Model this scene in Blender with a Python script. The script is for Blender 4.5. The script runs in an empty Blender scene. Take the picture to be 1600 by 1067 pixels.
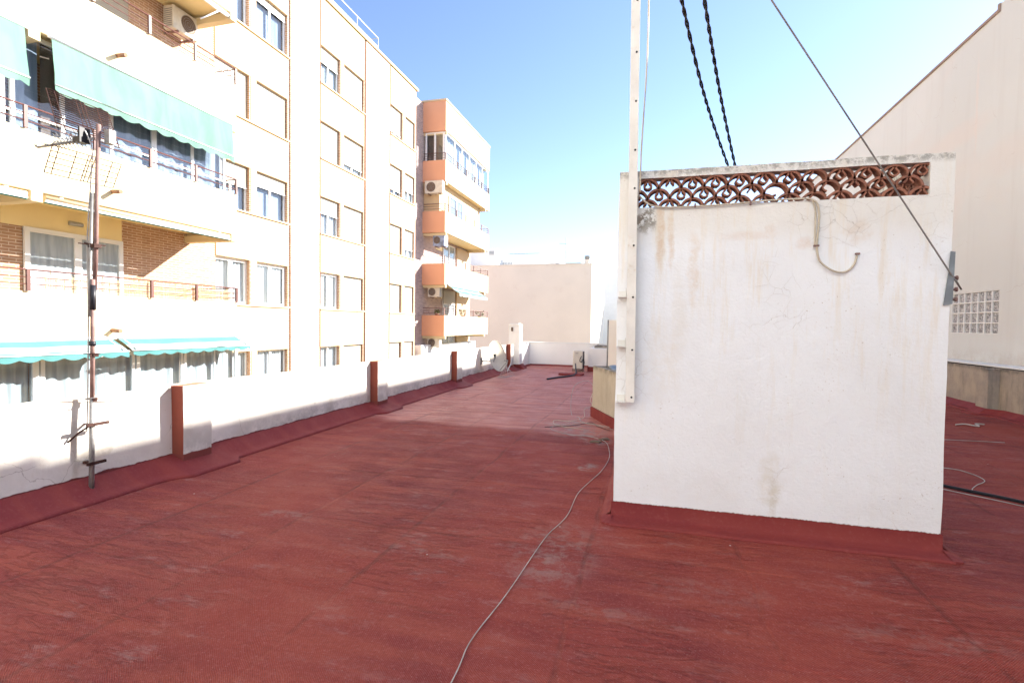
import bpy, bmesh, math, random
from mathutils import Vector, Matrix, noise
random.seed(11)
scene = bpy.context.scene
COL = scene.collection

# ------------------------------------------------------------------ camera
cd = bpy.data.cameras.new("camera"); cam = bpy.data.objects.new("camera", cd); COL.objects.link(cam)
cd.sensor_width = 36.0; cd.lens = 18.16; cd.clip_end = 3000; cd.clip_start = 0.05
cam.matrix_world = Matrix(((0.96472551, -0.02161727, 0.26236878, 0.0),
                           (0.26291250, 0.02808384, -0.96441086, 0.0),
                           (0.01347961, 0.99937180, 0.03277664, 1.6), (0, 0, 0, 1)))
scene.camera = cam
# ------------------------------------------------------------------ world, sun, exposure
SUN = Vector((1.55, 1.35, 1.045)).normalized()
w = bpy.data.worlds.new("World"); scene.world = w; w.use_nodes = True
wn = w.node_tree.nodes; wl = w.node_tree.links
sky = wn.new('ShaderNodeTexSky'); sky.sky_type = 'NISHITA'; sky.sun_disc = False
sky.sun_elevation = math.asin(SUN.z); sky.sun_rotation = math.atan2(SUN.x, SUN.y)
sky.altitude = 20; sky.air_density = 1.0; sky.dust_density = 0.2; sky.ozone_density = 2.6
tint = wn.new('ShaderNodeMix'); tint.data_type = 'RGBA'; tint.blend_type = 'MULTIPLY'; tint.inputs[0].default_value = 1; tint.inputs[7].default_value = (1.0, .93, .98, 1)
wl.new(sky.outputs[0], tint.inputs[6]); wl.new(tint.outputs[2], wn['Background'].inputs[0]); wn['Background'].inputs[1].default_value = 0.066
sd = bpy.data.lights.new("sun", 'SUN'); sd.energy = 4.2; sd.angle = math.radians(0.6); sd.color = (1.0, 0.95, 0.87)
so = bpy.data.objects.new("sun", sd); COL.objects.link(so); so.rotation_euler = SUN.to_track_quat('Z', 'Y').to_euler()
scene.view_settings.view_transform = 'Standard'; scene.view_settings.look = 'None'
scene.view_settings.exposure = 2.3; scene.view_settings.gamma = 1.0

# ------------------------------------------------------------------ tagging
def tag(o, label=None, cat=None, group=None, kind=None):
    if label: o['label'] = label
    if cat: o['category'] = cat
    if group: o['group'] = group
    if kind: o['kind'] = kind
    return o
def empty(name, loc, label, cat, group=None):
    o = bpy.data.objects.new(name, None); COL.objects.link(o); o.location = loc; o.empty_display_size = .1
    return tag(o, label, cat, group)
def wloc(o):
    v = Vector((0, 0, 0))
    while o: v += o.location; o = o.parent
    return v
def copy_tree(o, parent=None, delta=None):
    c = o.copy(); COL.objects.link(c); c.parent = parent
    if delta is not None: c.location = o.location + Vector(delta)
    for ch in list(o.children): copy_tree(ch, c)
    return c

# ------------------------------------------------------------------ mesh builder (world coordinates)
class MB:
    def __init__(s): s.bm = bmesh.new()
    def box(s, x0, x1, y0, y1, z0, z1):
        v = [s.bm.verts.new(p) for p in ((x0,y0,z0),(x1,y0,z0),(x1,y1,z0),(x0,y1,z0),(x0,y0,z1),(x1,y0,z1),(x1,y1,z1),(x0,y1,z1))]
        for f in ((3,2,1,0),(4,5,6,7),(0,1,5,4),(1,2,6,5),(2,3,7,6),(3,0,4,7)): s.bm.faces.new([v[i] for i in f])
        return s
    def obox(s, c, sx, sy, sz, rz=0, rx=0, ry=0):
        m = Matrix.Translation(Vector(c)) @ Matrix.Rotation(rz, 4, 'Z') @ Matrix.Rotation(ry, 4, 'Y') @ Matrix.Rotation(rx, 4, 'X') @ Matrix.Diagonal((sx, sy, sz, 1))
        bmesh.ops.create_cube(s.bm, size=1, matrix=m); return s
    def quad(s, *p):
        s.bm.faces.new([s.bm.verts.new(q) for q in p]); return s
    def prism(s, pts, d):   # closed polygon (list of 3d) extruded by vector d
        a = [s.bm.verts.new(p) for p in pts]; b = [s.bm.verts.new(Vector(p) + Vector(d)) for p in pts]; n = len(pts)
        s.bm.faces.new(a); s.bm.faces.new(b[::-1])
        for i in range(n): s.bm.faces.new((a[(i+1) % n], a[i], b[i], b[(i+1) % n]))
        return s
    def tube(s, pts, r, n=8, cap=True, prof=None):
        pts = [Vector(p) for p in pts]; rings = []
        up = Vector((0, 0, 1))
        for i, p in enumerate(pts):
            t = (pts[min(i+1, len(pts)-1)] - pts[max(i-1, 0)]).normalized()
            a = t.cross(up)
            if a.length < .05: a = t.cross(Vector((0, 1, 0)))
            a.normalize(); b = t.cross(a)
            rr = r[i] if isinstance(r, (list, tuple)) else r
            rings.append([s.bm.verts.new(p + (a*math.cos(2*math.pi*k/n) + b*math.sin(2*math.pi*k/n))*rr) for k in range(n)])
        for i in range(len(rings)-1):
            for k in range(n):
                f = s.bm.faces.new((rings[i][k], rings[i][(k+1) % n], rings[i+1][(k+1) % n], rings[i+1][k])); f.smooth = True
        if cap: s.bm.faces.new(rings[0][::-1]); s.bm.faces.new(rings[-1])
        return s
    def ribbon(s, prof, a0, a1, axis, thick):   # profile [(u,z)] as a strip with thickness, extruded along axis y: u = x
        n = len(prof); out = []
        for i, p in enumerate(prof):
            q0 = Vector(prof[max(i-1, 0)]); q1 = Vector(prof[min(i+1, n-1)]); t = (q1-q0).normalized(); nn = Vector((-t.y, t.x))
            out.append((Vector(p) + nn*thick/2, Vector(p) - nn*thick/2))
        def P(u, v, a): return (u, a, v) if axis == 'y' else (a, u, v)
        rows = [[s.bm.verts.new(P(o.x, o.y, a)) for o in (x, y)] for (x, y) in out for a in (a0, a1)]
        for i in range(n-1):
            A0, A1, B0, B1 = rows[2*i], rows[2*i+1], rows[2*i+2], rows[2*i+3]
            for f in ((A0[0], A1[0], B1[0], B0[0]), (A0[1], B0[1], B1[1], A1[1]), (A0[0], B0[0], B0[1], A0[1]), (A1[0], A1[1], B1[1], B1[0])): s.bm.faces.new(f)
        s.bm.faces.new((rows[0][0], rows[0][1], rows[1][1], rows[1][0])); s.bm.faces.new((rows[-2][0], rows[-1][0], rows[-1][1], rows[-2][1]))
        return s
    def weather(s, cell, amp, sc=2.0):
        bm = s.bm
        bmesh.ops.remove_doubles(bm, verts=bm.verts, dist=1e-4)
        for _ in range(9):
            ed = [e for e in bm.edges if e.calc_length() > cell]
            if not ed: break
            bmesh.ops.subdivide_edges(bm, edges=ed, cuts=1, use_grid_fill=True)
        for v in bm.verts:
            v.co += noise.noise_vector(v.co*sc)*amp + noise.noise_vector(v.co*sc*5)*amp*.35
        return s
    def build(s, name, mat, parent=None, bevel=0, smooth=False):
        bm = s.bm
        bmesh.ops.recalc_face_normals(bm, faces=bm.faces)
        if bevel:
            bmesh.ops.bevel(bm, geom=[e for e in bm.edges if e.is_manifold and e.calc_face_angle(0) > .6], offset=bevel, segments=1, affect='EDGES')
        if parent is not None: bmesh.ops.translate(bm, verts=bm.verts, vec=-wloc(parent))
        me = bpy.data.meshes.new(name); bm.to_mesh(me); bm.free()
        if smooth:
            for p in me.polygons: p.use_smooth = True
        me.materials.append(mat)
        o = bpy.data.objects.new(name, me); COL.objects.link(o)
        if parent is not None: o.parent = parent
        return o

def spline(pts, n=10):
    P = [Vector(p) for p in pts]; out = []
    for i in range(len(P)-1):
        a, b, c, d = P[max(i-1, 0)], P[i], P[i+1], P[min(i+2, len(P)-1)]
        for k in range(n):
            t = k/n
            out.append(.5*((2*b) + (c-a)*t + (2*a-5*b+4*c-d)*t*t + (3*b-a-3*c+d)*t**3))
    out.append(P[-1]); return out

# ------------------------------------------------------------------ materials
class NT:
    def __init__(s, name, rough=.8, spec=.3, metal=0):
        s.m = bpy.data.materials.new(name); s.m.use_nodes = True; s.n = s.m.node_tree.nodes; s.l = s.m.node_tree.links
        s.b = s.n['Principled BSDF']; s.b.inputs['Roughness'].default_value = rough; s.b.inputs['Metallic'].default_value = metal
        s.b.inputs['Specular IOR Level'].default_value = spec
        s.geo = s.n.new('ShaderNodeNewGeometry'); s.pos = s.geo.outputs['Position']; s._sep = None
    def w(s, v, sock):
        if isinstance(v, (int, float)): sock.default_value = v
        elif isinstance(v, tuple): sock.default_value = v if len(v) == 4 or sock.type == 'VECTOR' else (*v, 1)
        else: s.l.new(v, sock)
    def math(s, op, a, b=0.0, c=None, clamp=False):
        n = s.n.new('ShaderNodeMath'); n.operation = op; n.use_clamp = clamp; s.w(a, n.inputs[0]); s.w(b, n.inputs[1])
        if c is not None: s.w(c, n.inputs[2])
        return n.outputs[0]
    def xyz(s, i):
        if s._sep is None: s._sep = s.n.new('ShaderNodeSeparateXYZ'); s.l.new(s.pos, s._sep.inputs[0])
        return s._sep.outputs[i]
    def vscale(s, sc, vec=None):
        n = s.n.new('ShaderNodeVectorMath'); n.operation = 'MULTIPLY'; s.w(vec or s.pos, n.inputs[0]); n.inputs[1].default_value = sc; return n.outputs[0]
    def noise(s, scale, detail=4, rough=.55, vec=None, stretch=None, dist=0):
        n = s.n.new('ShaderNodeTexNoise'); n.inputs['Scale'].default_value = scale; n.inputs['Detail'].default_value = detail
        n.inputs['Roughness'].default_value = rough; n.inputs['Distortion'].default_value = dist
        s.l.new(s.vscale(stretch) if stretch else (vec or s.pos), n.inputs['Vector']); return n.outputs[0]
    def ramp(s, v, a, b, va=0.0, vb=1.0):
        n = s.n.new('ShaderNodeMapRange'); n.interpolation_type = 'SMOOTHSTEP'; s.w(v, n.inputs[0])
        for i, q in enumerate((a, b, va, vb)): n.inputs[i+1].default_value = q
        return n.outputs[0]
    def mix(s, f, a, b):
        n = s.n.new('ShaderNodeMix'); n.data_type = 'RGBA'; s.w(f, n.inputs[0]); s.w(a, n.inputs[6]); s.w(b, n.inputs[7]); return n.outputs[2]
    def blob(s, ax, cx, rx, az, cz, rz, soft=1.0):
        if not hasattr(s, '_bn'): s._bn = s.math('SUBTRACT', s.noise(7, 4, .6), .5)
        a = s.math('DIVIDE', s.math('ADD', s.math('SUBTRACT', s.xyz(ax), cx), s.math('MULTIPLY', s._bn, min(rx*2.2, .25))), rx); b = s.math('DIVIDE', s.math('SUBTRACT', s.xyz(az), cz), rz)
        d = s.math('ADD', s.math('MULTIPLY', a, a), s.math('MULTIPLY', b, b)); return s.ramp(d, 1.0, 0.0, 0, soft)
    def col(s, c): s.w(c, s.b.inputs['Base Color']); return s
    def bump(s, h, strength=.3, dist=.01, prev=None):
        n = s.n.new('ShaderNodeBump'); n.inputs['Strength'].default_value = strength; n.inputs['Distance'].default_value = dist
        s.w(h, n.inputs['Height'])
        if prev: s.l.new(prev, n.inputs['Normal'])
        s.l.new(n.outputs[0], s.b.inputs['Normal']); return n.outputs[0]

def paint(name, c, rough=.8, var=.12, sc=1.5, bsc=60, bst=.2, metal=0, spec=.3, dirt=None, dirta=.25):
    m = NT(name, rough, spec, metal)
    f = m.noise(sc, 5); c2 = tuple(x*(1-var) for x in c)
    out = m.mix(m.ramp(f, .35, .65), c, c2)
    if dirt: out = m.mix(m.ramp(m.noise(sc*3, 6, .7), .55, .8, 0, dirta), out, dirt)
    m.col(out)
    if bst: m.bump(m.noise(bsc, 3), bst, .004)
    return m.m

M = {}
M['cream'] = paint('cream_plaster', (.68, .57, .36), var=.04, sc=.5, bst=.15, dirt=(.6, .5, .38), dirta=.08)
M['spandrel'] = paint('pale_plaster', (.60, .45, .28), var=.03, sc=.5, bst=.1)
M['yellow'] = paint('yellow_plaster', (.92, .78, .45), var=.04)
M['orange'] = paint('shaded_peach_render', (.74, .38, .235), var=.05, sc=.6)  # shade hue put into the colour: same peach paint as the balcony fronts
M['white'] = paint('white_paint', (.82, .82, .80), .6, var=.04)
M['pvc'] = paint('white_frame', (.82, .83, .84), .35, var=.02, bst=0, spec=.5)
M['rail'] = paint('brown_red_metal', (.11, .036, .028), .5, var=.2, bst=0, spec=.4)
M['railwhite'] = paint('pale_metal', (.55, .55, .56), .4, bst=0)
M['aluminium'] = paint('aluminium', (.45, .46, .48), .4, var=.1, bst=0, metal=.6)
M['rust'] = paint('rusty_pipe', (.27, .165, .145), .7, var=.3, sc=9, bsc=90, bst=.4, dirt=(.2, .16, .14), dirta=.5)
M['mastrust'] = paint('dark_rust', (.055, .022, .016), .8, var=.3, sc=9, bsc=90, bst=.4, dirt=(.16, .12, .10), dirta=.6)
M['galv'] = paint('galvanised_pipe', (.30, .29, .28), .5, var=.25, sc=12, bsc=80, bst=.2, metal=.3, dirt=(.14, .08, .05), dirta=.7)
M['black'] = paint('black_plastic', (.02, .02, .025), .45, bst=0)
M['cablewhite'] = paint('white_cable', (.52, .49, .46), .6, var=.35, sc=5, bst=0, dirt=(.22, .10, .08), dirta=.9)
M['conduit'] = paint('cream_cable', (.62, .55, .43), .6, var=.25, sc=8, bst=0, dirt=(.4, .33, .25), dirta=.6)
M['zinc'] = paint('zinc_sheet', (.30, .34, .37), .5, var=.3, sc=8, bst=.2, metal=.3)
M['terracotta'] = paint('terracotta', (.34, .15, .10), .9, var=.35, sc=14, bsc=120, bst=.5, dirt=(.42, .30, .25), dirta=.7)
M['steelpaint'] = paint('painted_steel', (.78, .77, .73), .6, var=.12, sc=5, bsc=50, bst=.2, dirt=(.42, .30, .18), dirta=.45)
M['spout'] = paint('clay_pipe', (.30, .16, .10), .8, var=.15)
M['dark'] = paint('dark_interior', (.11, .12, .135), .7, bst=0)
M['brownint'] = paint('brown_interior', (.16, .11, .08), .7, bst=0)
M['acwhite'] = paint('yellowed_casing', (.66, .62, .54), .5, var=.12, sc=5, bst=0, dirt=(.35, .22, .12), dirta=.5)
M['green'] = paint('leaf', (.10, .14, .03), .6, var=.4, sc=8, bst=0)
M['reed'] = paint('reed', (.62, .47, .26), .8, var=.3, sc=20, bst=0)
M['clothblue'] = paint('printed_cover', (.35, .42, .6), .8, var=.5, sc=6, bst=0)
M['street'] = paint('street', (.08, .08, .08), .9, sc=.2, bst=0)
M['beige'] = paint('beige_render', (.90, .83, .71), .9, var=.05, sc=.35, bst=.1, dirt=(.6, .45, .34), dirta=.2)
M['tealplastic'] = paint('awning_stripe', (.03, .25, .22), .8, bst=0)

def brick(name, c1, c2, mortar, axis=1, bst=.6):
    m = NT(name, .9, .2)
    cmb = m.n.new('ShaderNodeCombineXYZ'); m.l.new(m.math('ADD', m.xyz(0), m.xyz(1)), cmb.inputs[0]); m.l.new(m.xyz(2), cmb.inputs[1])
    b = m.n.new('ShaderNodeTexBrick'); m.l.new(cmb.outputs[0], b.inputs['Vector'])
    b.inputs['Color1'].default_value = (*c1, 1); b.inputs['Color2'].default_value = (*c2, 1); b.inputs['Mortar'].default_value = (*mortar, 1)
    b.inputs['Scale'].default_value = 1; b.inputs['Brick Width'].default_value = .25; b.inputs['Row Height'].default_value = .066
    b.inputs['Mortar Size'].default_value = .009; b.inputs['Bias'].default_value = 0; b.inputs['Mortar Smooth'].default_value = .2
    m.col(m.mix(m.ramp(m.noise(3, 5), .4, .75, 0, .35), b.outputs[0], tuple(x*.6 for x in c1)))
    m.bump(m.math('SUBTRACT', 1, b.outputs['Fac']), bst, .008); return m.m
M['brick'] = brick('tan_brick', (.50, .31, .20), (.40, .225, .14), (.70, .58, .47))
M['palebrick'] = brick('pale_brick', (.50, .36, .27), (.40, .27, .20), (.62, .52, .43), bst=.4)
M['mottled'] = brick('mottled_brick', (.50, .36, .31), (.30, .21, .20), (.78, .68, .62))

def shutter_mat():
    m = NT('roller_shutter', .5, .4); wv = m.math('FRACT', m.math('MULTIPLY', m.xyz(2), 22))
    m.col(m.mix(m.ramp(wv, .82, .95), (.40, .37, .31), (.23, .21, .18))); m.bump(wv, .5, .01); return m.m
M['shutter'] = shutter_mat()
def curtain_mat(name, c, c2):
    m = NT(name, .9, .1)
    f = m.noise(1, 3, vec=m.vscale((6, 9, .6)))
    m.col(m.mix(m.ramp(f, .35, .65), c, c2)); return m.m
M['curtain'] = curtain_mat('net_curtain', (.70, .70, .69), (.48, .50, .52))
M['greycurtain'] = curtain_mat('grey_curtain', (.62, .65, .65), (.40, .44, .46))
M['blueblind'] = curtain_mat('blue_grey_blind', (.34, .39, .47), (.22, .26, .33))
def awn_mat(name, c, c2, stripes=False):
    m = NT(name, .85, .1)
    base = m.mix(m.ramp(m.noise(1, 3, vec=m.vscale((2, 3, .8)), dist=.6), .3, .7), c, c2)
    if stripes:
        f = m.math('FRACT', m.math('MULTIPLY', m.xyz(0), 2.6)); base = m.mix(m.ramp(f, .48, .52), base, (.28, .36, .355))
    m.col(base); return m.m
M['awning'] = awn_mat('sea_green_awning', (.145, .25, .20), (.115, .22, .172))
M['awning2'] = awn_mat('turquoise_awning', (.085, .225, .225), (.07, .19, .195), True)
def glass_mat(name, tint=(.9, .93, .95)):
    m = NT(name); n = m.n; out = n['Material Output']
    tr = n.new('ShaderNodeBsdfTransparent'); tr.inputs[0].default_value = (*tint, 1)
    gl = n.new('ShaderNodeBsdfGlossy'); gl.inputs['Roughness'].default_value = .03
    lw = n.new('ShaderNodeLayerWeight'); lw.inputs[0].default_value = .5; fr = m.math('MULTIPLY_ADD', m.math('POWER', lw.outputs['Facing'], 4.0), .75, .05)
    mx = n.new('ShaderNodeMixShader'); m.l.new(fr, mx.inputs[0]); m.l.new(tr.outputs[0], mx.inputs[1]); m.l.new(gl.outputs[0], mx.inputs[2])
    m.l.new(mx.outputs[0], out.inputs[0]); return m.m
M['glass'] = glass_mat('window_glass')

# roof membrane
def floor_mat(name='red_roof_membrane', skirt=False):
    m = NT(name, .7, .10)
    X, Y = m.xyz(0), m.xyz(1)
    big = m.noise(.55, 5, .6); mid = m.noise(2.2, 6, .65); strk = m.noise(1, 6, .65, stretch=(.9, 5.5, 1)); fine = m.noise(38, 4, .7)
    c = m.mix(m.ramp(big, .35, .65), (.285, .044, .031), (.205, .033, .033))
    c = m.mix(m.ramp(strk, .42, .66, 0, .75), c, (.325, .066, .043))
    c = m.mix(m.ramp(mid, .56, .75, 0, .45), c, (.165, .030, .030))
    c = m.mix(m.ramp(fine, .50, .70, 0, .45), c, (.37, .12, .105)); c = m.mix(m.ramp(fine, .47, .32, 0, .35), c, (.14, .028, .028)) if not skirt else m.mix(.6, c, (.185, .036, .040))
    rough = m.ramp(mid, .3, .7, .55, .75); h = m.math('MULTIPLY', fine, .15 if skirt else .5)
    if not skirt:
        # worn, paler coat beyond the repainted part
        edge = m.math('ADD', Y, m.math('MULTIPLY', m.math('SUBTRACT', m.noise(1.3, 4), .5), .8))
        edge = m.math('ADD', edge, m.math('MULTIPLY', X, .05))
        worn = m.math('MULTIPLY', m.ramp(edge, 7.3, 7.75), m.ramp(X, 2.6, 1.8))
        wst = m.noise(1, 7, .72, stretch=(1.1, 7, 1))
        c = m.mix(m.math('MULTIPLY', worn, m.ramp(wst, .36, .64, .3, 1)), c, (.56, .20, .155))
        rough = m.math('SUBTRACT', rough, m.math('MULTIPLY', worn, .12)); m.w(m.math('MULTIPLY_ADD', worn, .20, .08), m.b.inputs['Specular IOR Level'])
        # pale scuffed patches
        n1 = m.noise(1, 9, .82, stretch=(2.2, 5.5, 1)); pat = m.math('MULTIPLY', m.ramp(n1, .53, .68, 0, .6), m.ramp(m.noise(.9, 3), .4, .6, .35, 1))
        c = m.mix(pat, c, (.38, .23, .22))
        grit = m.noise(9, 6, .8); c = m.mix(m.math('MULTIPLY', m.ramp(grit, .66, .72), .5), c, (.36, .28, .27))
        for (cx, rx, cy, ry, f) in ((-.62, .40, 3.55, .70, .5), (-.66, .16, 5.82, .22, .9), (-.7, .28, 7.2, .35, .9), (-1.0, .55, 7.75, .6, .95), (-1.25, .5, 8.3, .4, .8), (2.5, .5, 3.6, .3, .5), (-2.9, .35, 3.6, .12, .4), (-1.5, .4, 3.3, .1, .4), (.4, .5, 3.3, .2, .22), (1.4, .6, 3.1, .16, .25), (-.3, .5, 2.9, .1, .25)):
            bl = m.blob(0, cx, rx, 1, cy, ry); k = m.math('MULTIPLY', bl, m.ramp(m.noise(7, 7, .75), .45, .6, 0, f)); c = m.mix(k, c, (.33, .24, .22))
        wn_ = m.n.new('ShaderNodeTexVoronoi'); wn_.inputs['Scale'].default_value = 2.3; m.l.new(m.pos, wn_.inputs['Vector'])
        c = m.mix(m.ramp(wn_.outputs['Distance'], .022, .012, 0, .9), c, (.7, .66, .62))
        # laps between the sheets: raised, darker edge lines
        wob = m.math('MULTIPLY', m.math('SUBTRACT', m.noise(1.4, 3), .5), .10); xx = m.math('ADD', X, wob); lap = None; lines = None
        for x0 in (-3.78, -2.75, -1.78, -.42, .62, 1.62, 2.9, 3.9, 4.9, 5.8):
            st = m.ramp(xx, x0, x0+.03); ln = m.math('SUBTRACT', m.ramp(xx, x0-.02, x0), m.ramp(xx, x0+.01, x0+.035))
            lap = st if lap is None else m.math('ADD', lap, st); lines = ln if lines is None else m.math('MAXIMUM', lines, ln)
        yy = m.math('ADD', Y, m.math('MULTIPLY', m.math('SUBTRACT', m.noise(1.1, 3), .5), .16))
        for y0 in (2.62, 3.62, 4.9, 6.4, 9.6, 12.4, 15.4):
            ln = m.math('SUBTRACT', m.ramp(yy, y0-.02, y0), m.ramp(yy, y0+.01, y0+.04)); lines = m.math('MAXIMUM', lines, m.math('MULTIPLY', ln, m.ramp(m.noise(.8, 2), .4, .6, .1, .9)))
            lap = m.math('ADD', lap, m.ramp(yy, y0, y0+.03))
        c = m.mix(m.math('MULTIPLY', m.math('MULTIPLY', lines, m.ramp(m.noise(1.1, 5, .7), .40, .58, .12, 1)), .46), c, (.085, .022, .022))
        # short wrinkles in the membrane, crease shade painted as faint dark lines
        wr = m.noise(1, 5, .6, stretch=(3.2, 17, 1), dist=.4); zone = m.ramp(m.noise(.7, 3), .42, .6, .15, 1)
        h = m.math('ADD', h, m.math('MULTIPLY', m.math('MULTIPLY', m.ramp(wr, .45, .7), zone), 1.0))
        h = m.math('ADD', h, m.math('MULTIPLY', lap, 1.5)); h = m.math('ADD', h, m.math('MULTIPLY', m.noise(3, 3), 2.2))
        wk = m.math('MULTIPLY', m.ramp(m.math('ABSOLUTE', m.math('SUBTRACT', wr, .52)), .016, .003), zone)
        wk2 = m.math('MULTIPLY', m.ramp(m.math('ABSOLUTE', m.math('SUBTRACT', m.noise(1, 4, .6, stretch=(2.1, 9, 1), dist=.8), .47)), .010, .002), m.ramp(m.noise(1.9, 2), .5, .62))
        wk = m.math('MAXIMUM', wk, wk2)
        c = m.mix(m.math('MULTIPLY', wk, .08), c, (.09, .020, .020)); h = m.math('SUBTRACT', h, m.math('MULTIPLY', wk, .8))
        dots = m.noise(120, 2, .5); c = m.mix(m.ramp(dots, .62, .72, 0, .5), c, (.46, .27, .25)); c = m.mix(m.ramp(dots, .36, .26, 0, .4), c, (.09, .02, .02))
        # woven imprint of the reinforcing net
        wv = m.math('MULTIPLY', m.math('SINE', m.math('MULTIPLY', m.math('ADD', X, wob), 520)), m.math('SINE', m.math('MULTIPLY', m.math('ADD', Y, wob), 520)))
        h = m.math('ADD', h, m.math('MULTIPLY', wv, .22))
        c = m.mix(m.ramp(wv, .2, .9, 0, .5), c, (.40, .17, .155))
    else: h = m.math('ADD', h, m.math('MULTIPLY', m.noise(3, 3), .8))
    m.col(c); m.w(rough, m.b.inputs['Roughness']); m.bump(h, .9, .008); return m.m
M['floor'] = floor_mat(); M['skirt'] = floor_mat('red_skirting', True)

def crackmask(m, sc, th, thr0, thr1, dist=.12):
    nv = m.n.new('ShaderNodeTexNoise'); nv.inputs['Scale'].default_value = 4; nv.inputs['Detail'].default_value = 6; m.l.new(m.pos, nv.inputs['Vector'])
    v1 = m.n.new('ShaderNodeVectorMath'); v1.operation = 'SCALE'; m.l.new(nv.outputs['Color'], v1.inputs[0]); v1.inputs['Scale'].default_value = dist*2
    v2 = m.n.new('ShaderNodeVectorMath'); v2.operation = 'ADD'; m.l.new(m.pos, v2.inputs[0]); m.l.new(v1.outputs[0], v2.inputs[1])
    vo = m.n.new('ShaderNodeTexVoronoi'); vo.feature = 'DISTANCE_TO_EDGE'; vo.inputs['Scale'].default_value = sc; m.l.new(v2.outputs[0], vo.inputs['Vector'])
    return m.math('MULTIPLY', m.ramp(vo.outputs['Distance'], th, th*.3), m.ramp(m.noise(1.7, 3), thr0, thr1))
def shaft_mat():
    m = NT('white_stained_plaster', .85, .25)
    X, Z = m.xyz(0), m.xyz(2)
    c = m.mix(m.ramp(m.noise(1.3, 4), .35, .7), (.85, .88, .90), (.81, .83, .84))
    c = m.mix(m.ramp(Z, 2.15, 2.45, 0, .55), c, (.74, .70, .61))                      # older yellowed coat below the lattice
    drip = m.noise(1, 5, .7, stretch=(9, 1, .9)); 
    c = m.mix(m.math('MULTIPLY', m.ramp(drip, .50, .70, 0, .55), m.ramp(Z, .3, 2.4, .15, 1)), c, (.76, .68, .54))
    for (cx, rx, cz, rz, f, cc) in ((.045, .03, 2.38, .32, .8, (.62, .40, .20)), (.13, .022, 2.36, .30, .7, (.62, .42, .22)), (.30, .035, 2.05, .32, .55, (.66, .48, .28)), (.20, .05, 1.6, .6, .3, (.68, .58, .42)),
                                    (.90, .07, .42, .22, .6, (.62, .56, .42)), (.92, .025, .25, .20, .5, (.50, .44, .30)), (.70, .16, 2.31, .04, .45, (.68, .52, .40)), (.86, .04, 2.34, .06, .4, (.64, .44, .28)), (1.42, .08, 2.31, .10, .7, (.66, .53, .40)), (1.08, .06, 2.24, .05, .6, (.66, .50, .38)),
                                    (.05, .1, 1.3, .35, .3, (.70, .58, .40)), (.3, .3, .35, .15, .2, (.55, .5, .45))):
        k = m.math('MULTIPLY', m.blob(0, cx, rx*1.5, 2, cz, rz*1.25), m.ramp(m.noise(16, 5, .7), .3, .62, .1*f, f*.6)); c = m.mix(k, c, cc)
    ck = crackmask(m, 2.2, .004, .54, .66); ck2 = crackmask(m, 7, .010, .58, .68, .06)
    crk = m.math('MAXIMUM', m.math('MULTIPLY', ck, .42), m.math('MULTIPLY', ck2, .38)); c = m.mix(crk, c, (.42, .37, .31))
    # paint flaked off by the post, pock marks
    pk = m.math('MULTIPLY', m.blob(0, -.075, .10, 2, 2.46, .14), m.ramp(m.noise(18, 6, .7), .46, .50)); c = m.mix(pk, c, (.30, .27, .22))
    pz = m.ramp(m.noise(2.2, 3), .5, .66); pocks = m.math('MULTIPLY', m.ramp(m.noise(55, 3, .6), .66, .70), pz); c = m.mix(m.math('MULTIPLY', pocks, .6), c, (.45, .38, .30))
    # grime along the top of the coping
    tg = m.math('MULTIPLY', m.ramp(Z, 2.775, 2.83), m.ramp(m.noise(22, 6, .75), .42, .58, .15, .85)); c = m.mix(tg, c, (.30, .29, .26))
    # brushed red edge at the foot
    ed = m.math('ADD', Z, m.math('MULTIPLY', m.math('SUBTRACT', m.noise(60, 3, .7, stretch=(1, 1, .35)), .5), .022)); ed = m.math('ADD', ed, m.math('MULTIPLY', m.math('SUBTRACT', m.noise(2.5, 2), .5), .02))
    red = m.ramp(ed, .147, .141); c = m.mix(red, c, (.165, .038, .036))
    m.col(c)
    h = m.math('ADD', m.math('MULTIPLY', m.noise(45, 5, .7), 1.0), m.math('MULTIPLY', m.noise(9, 4), 1.6)); h = m.math('SUBTRACT', h, m.math('MULTIPLY', crk, 1.2)); h = m.math('SUBTRACT', h, pk)
    m.bump(h, .7, .006); return m.m
M['shaft'] = shaft_mat()
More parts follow.
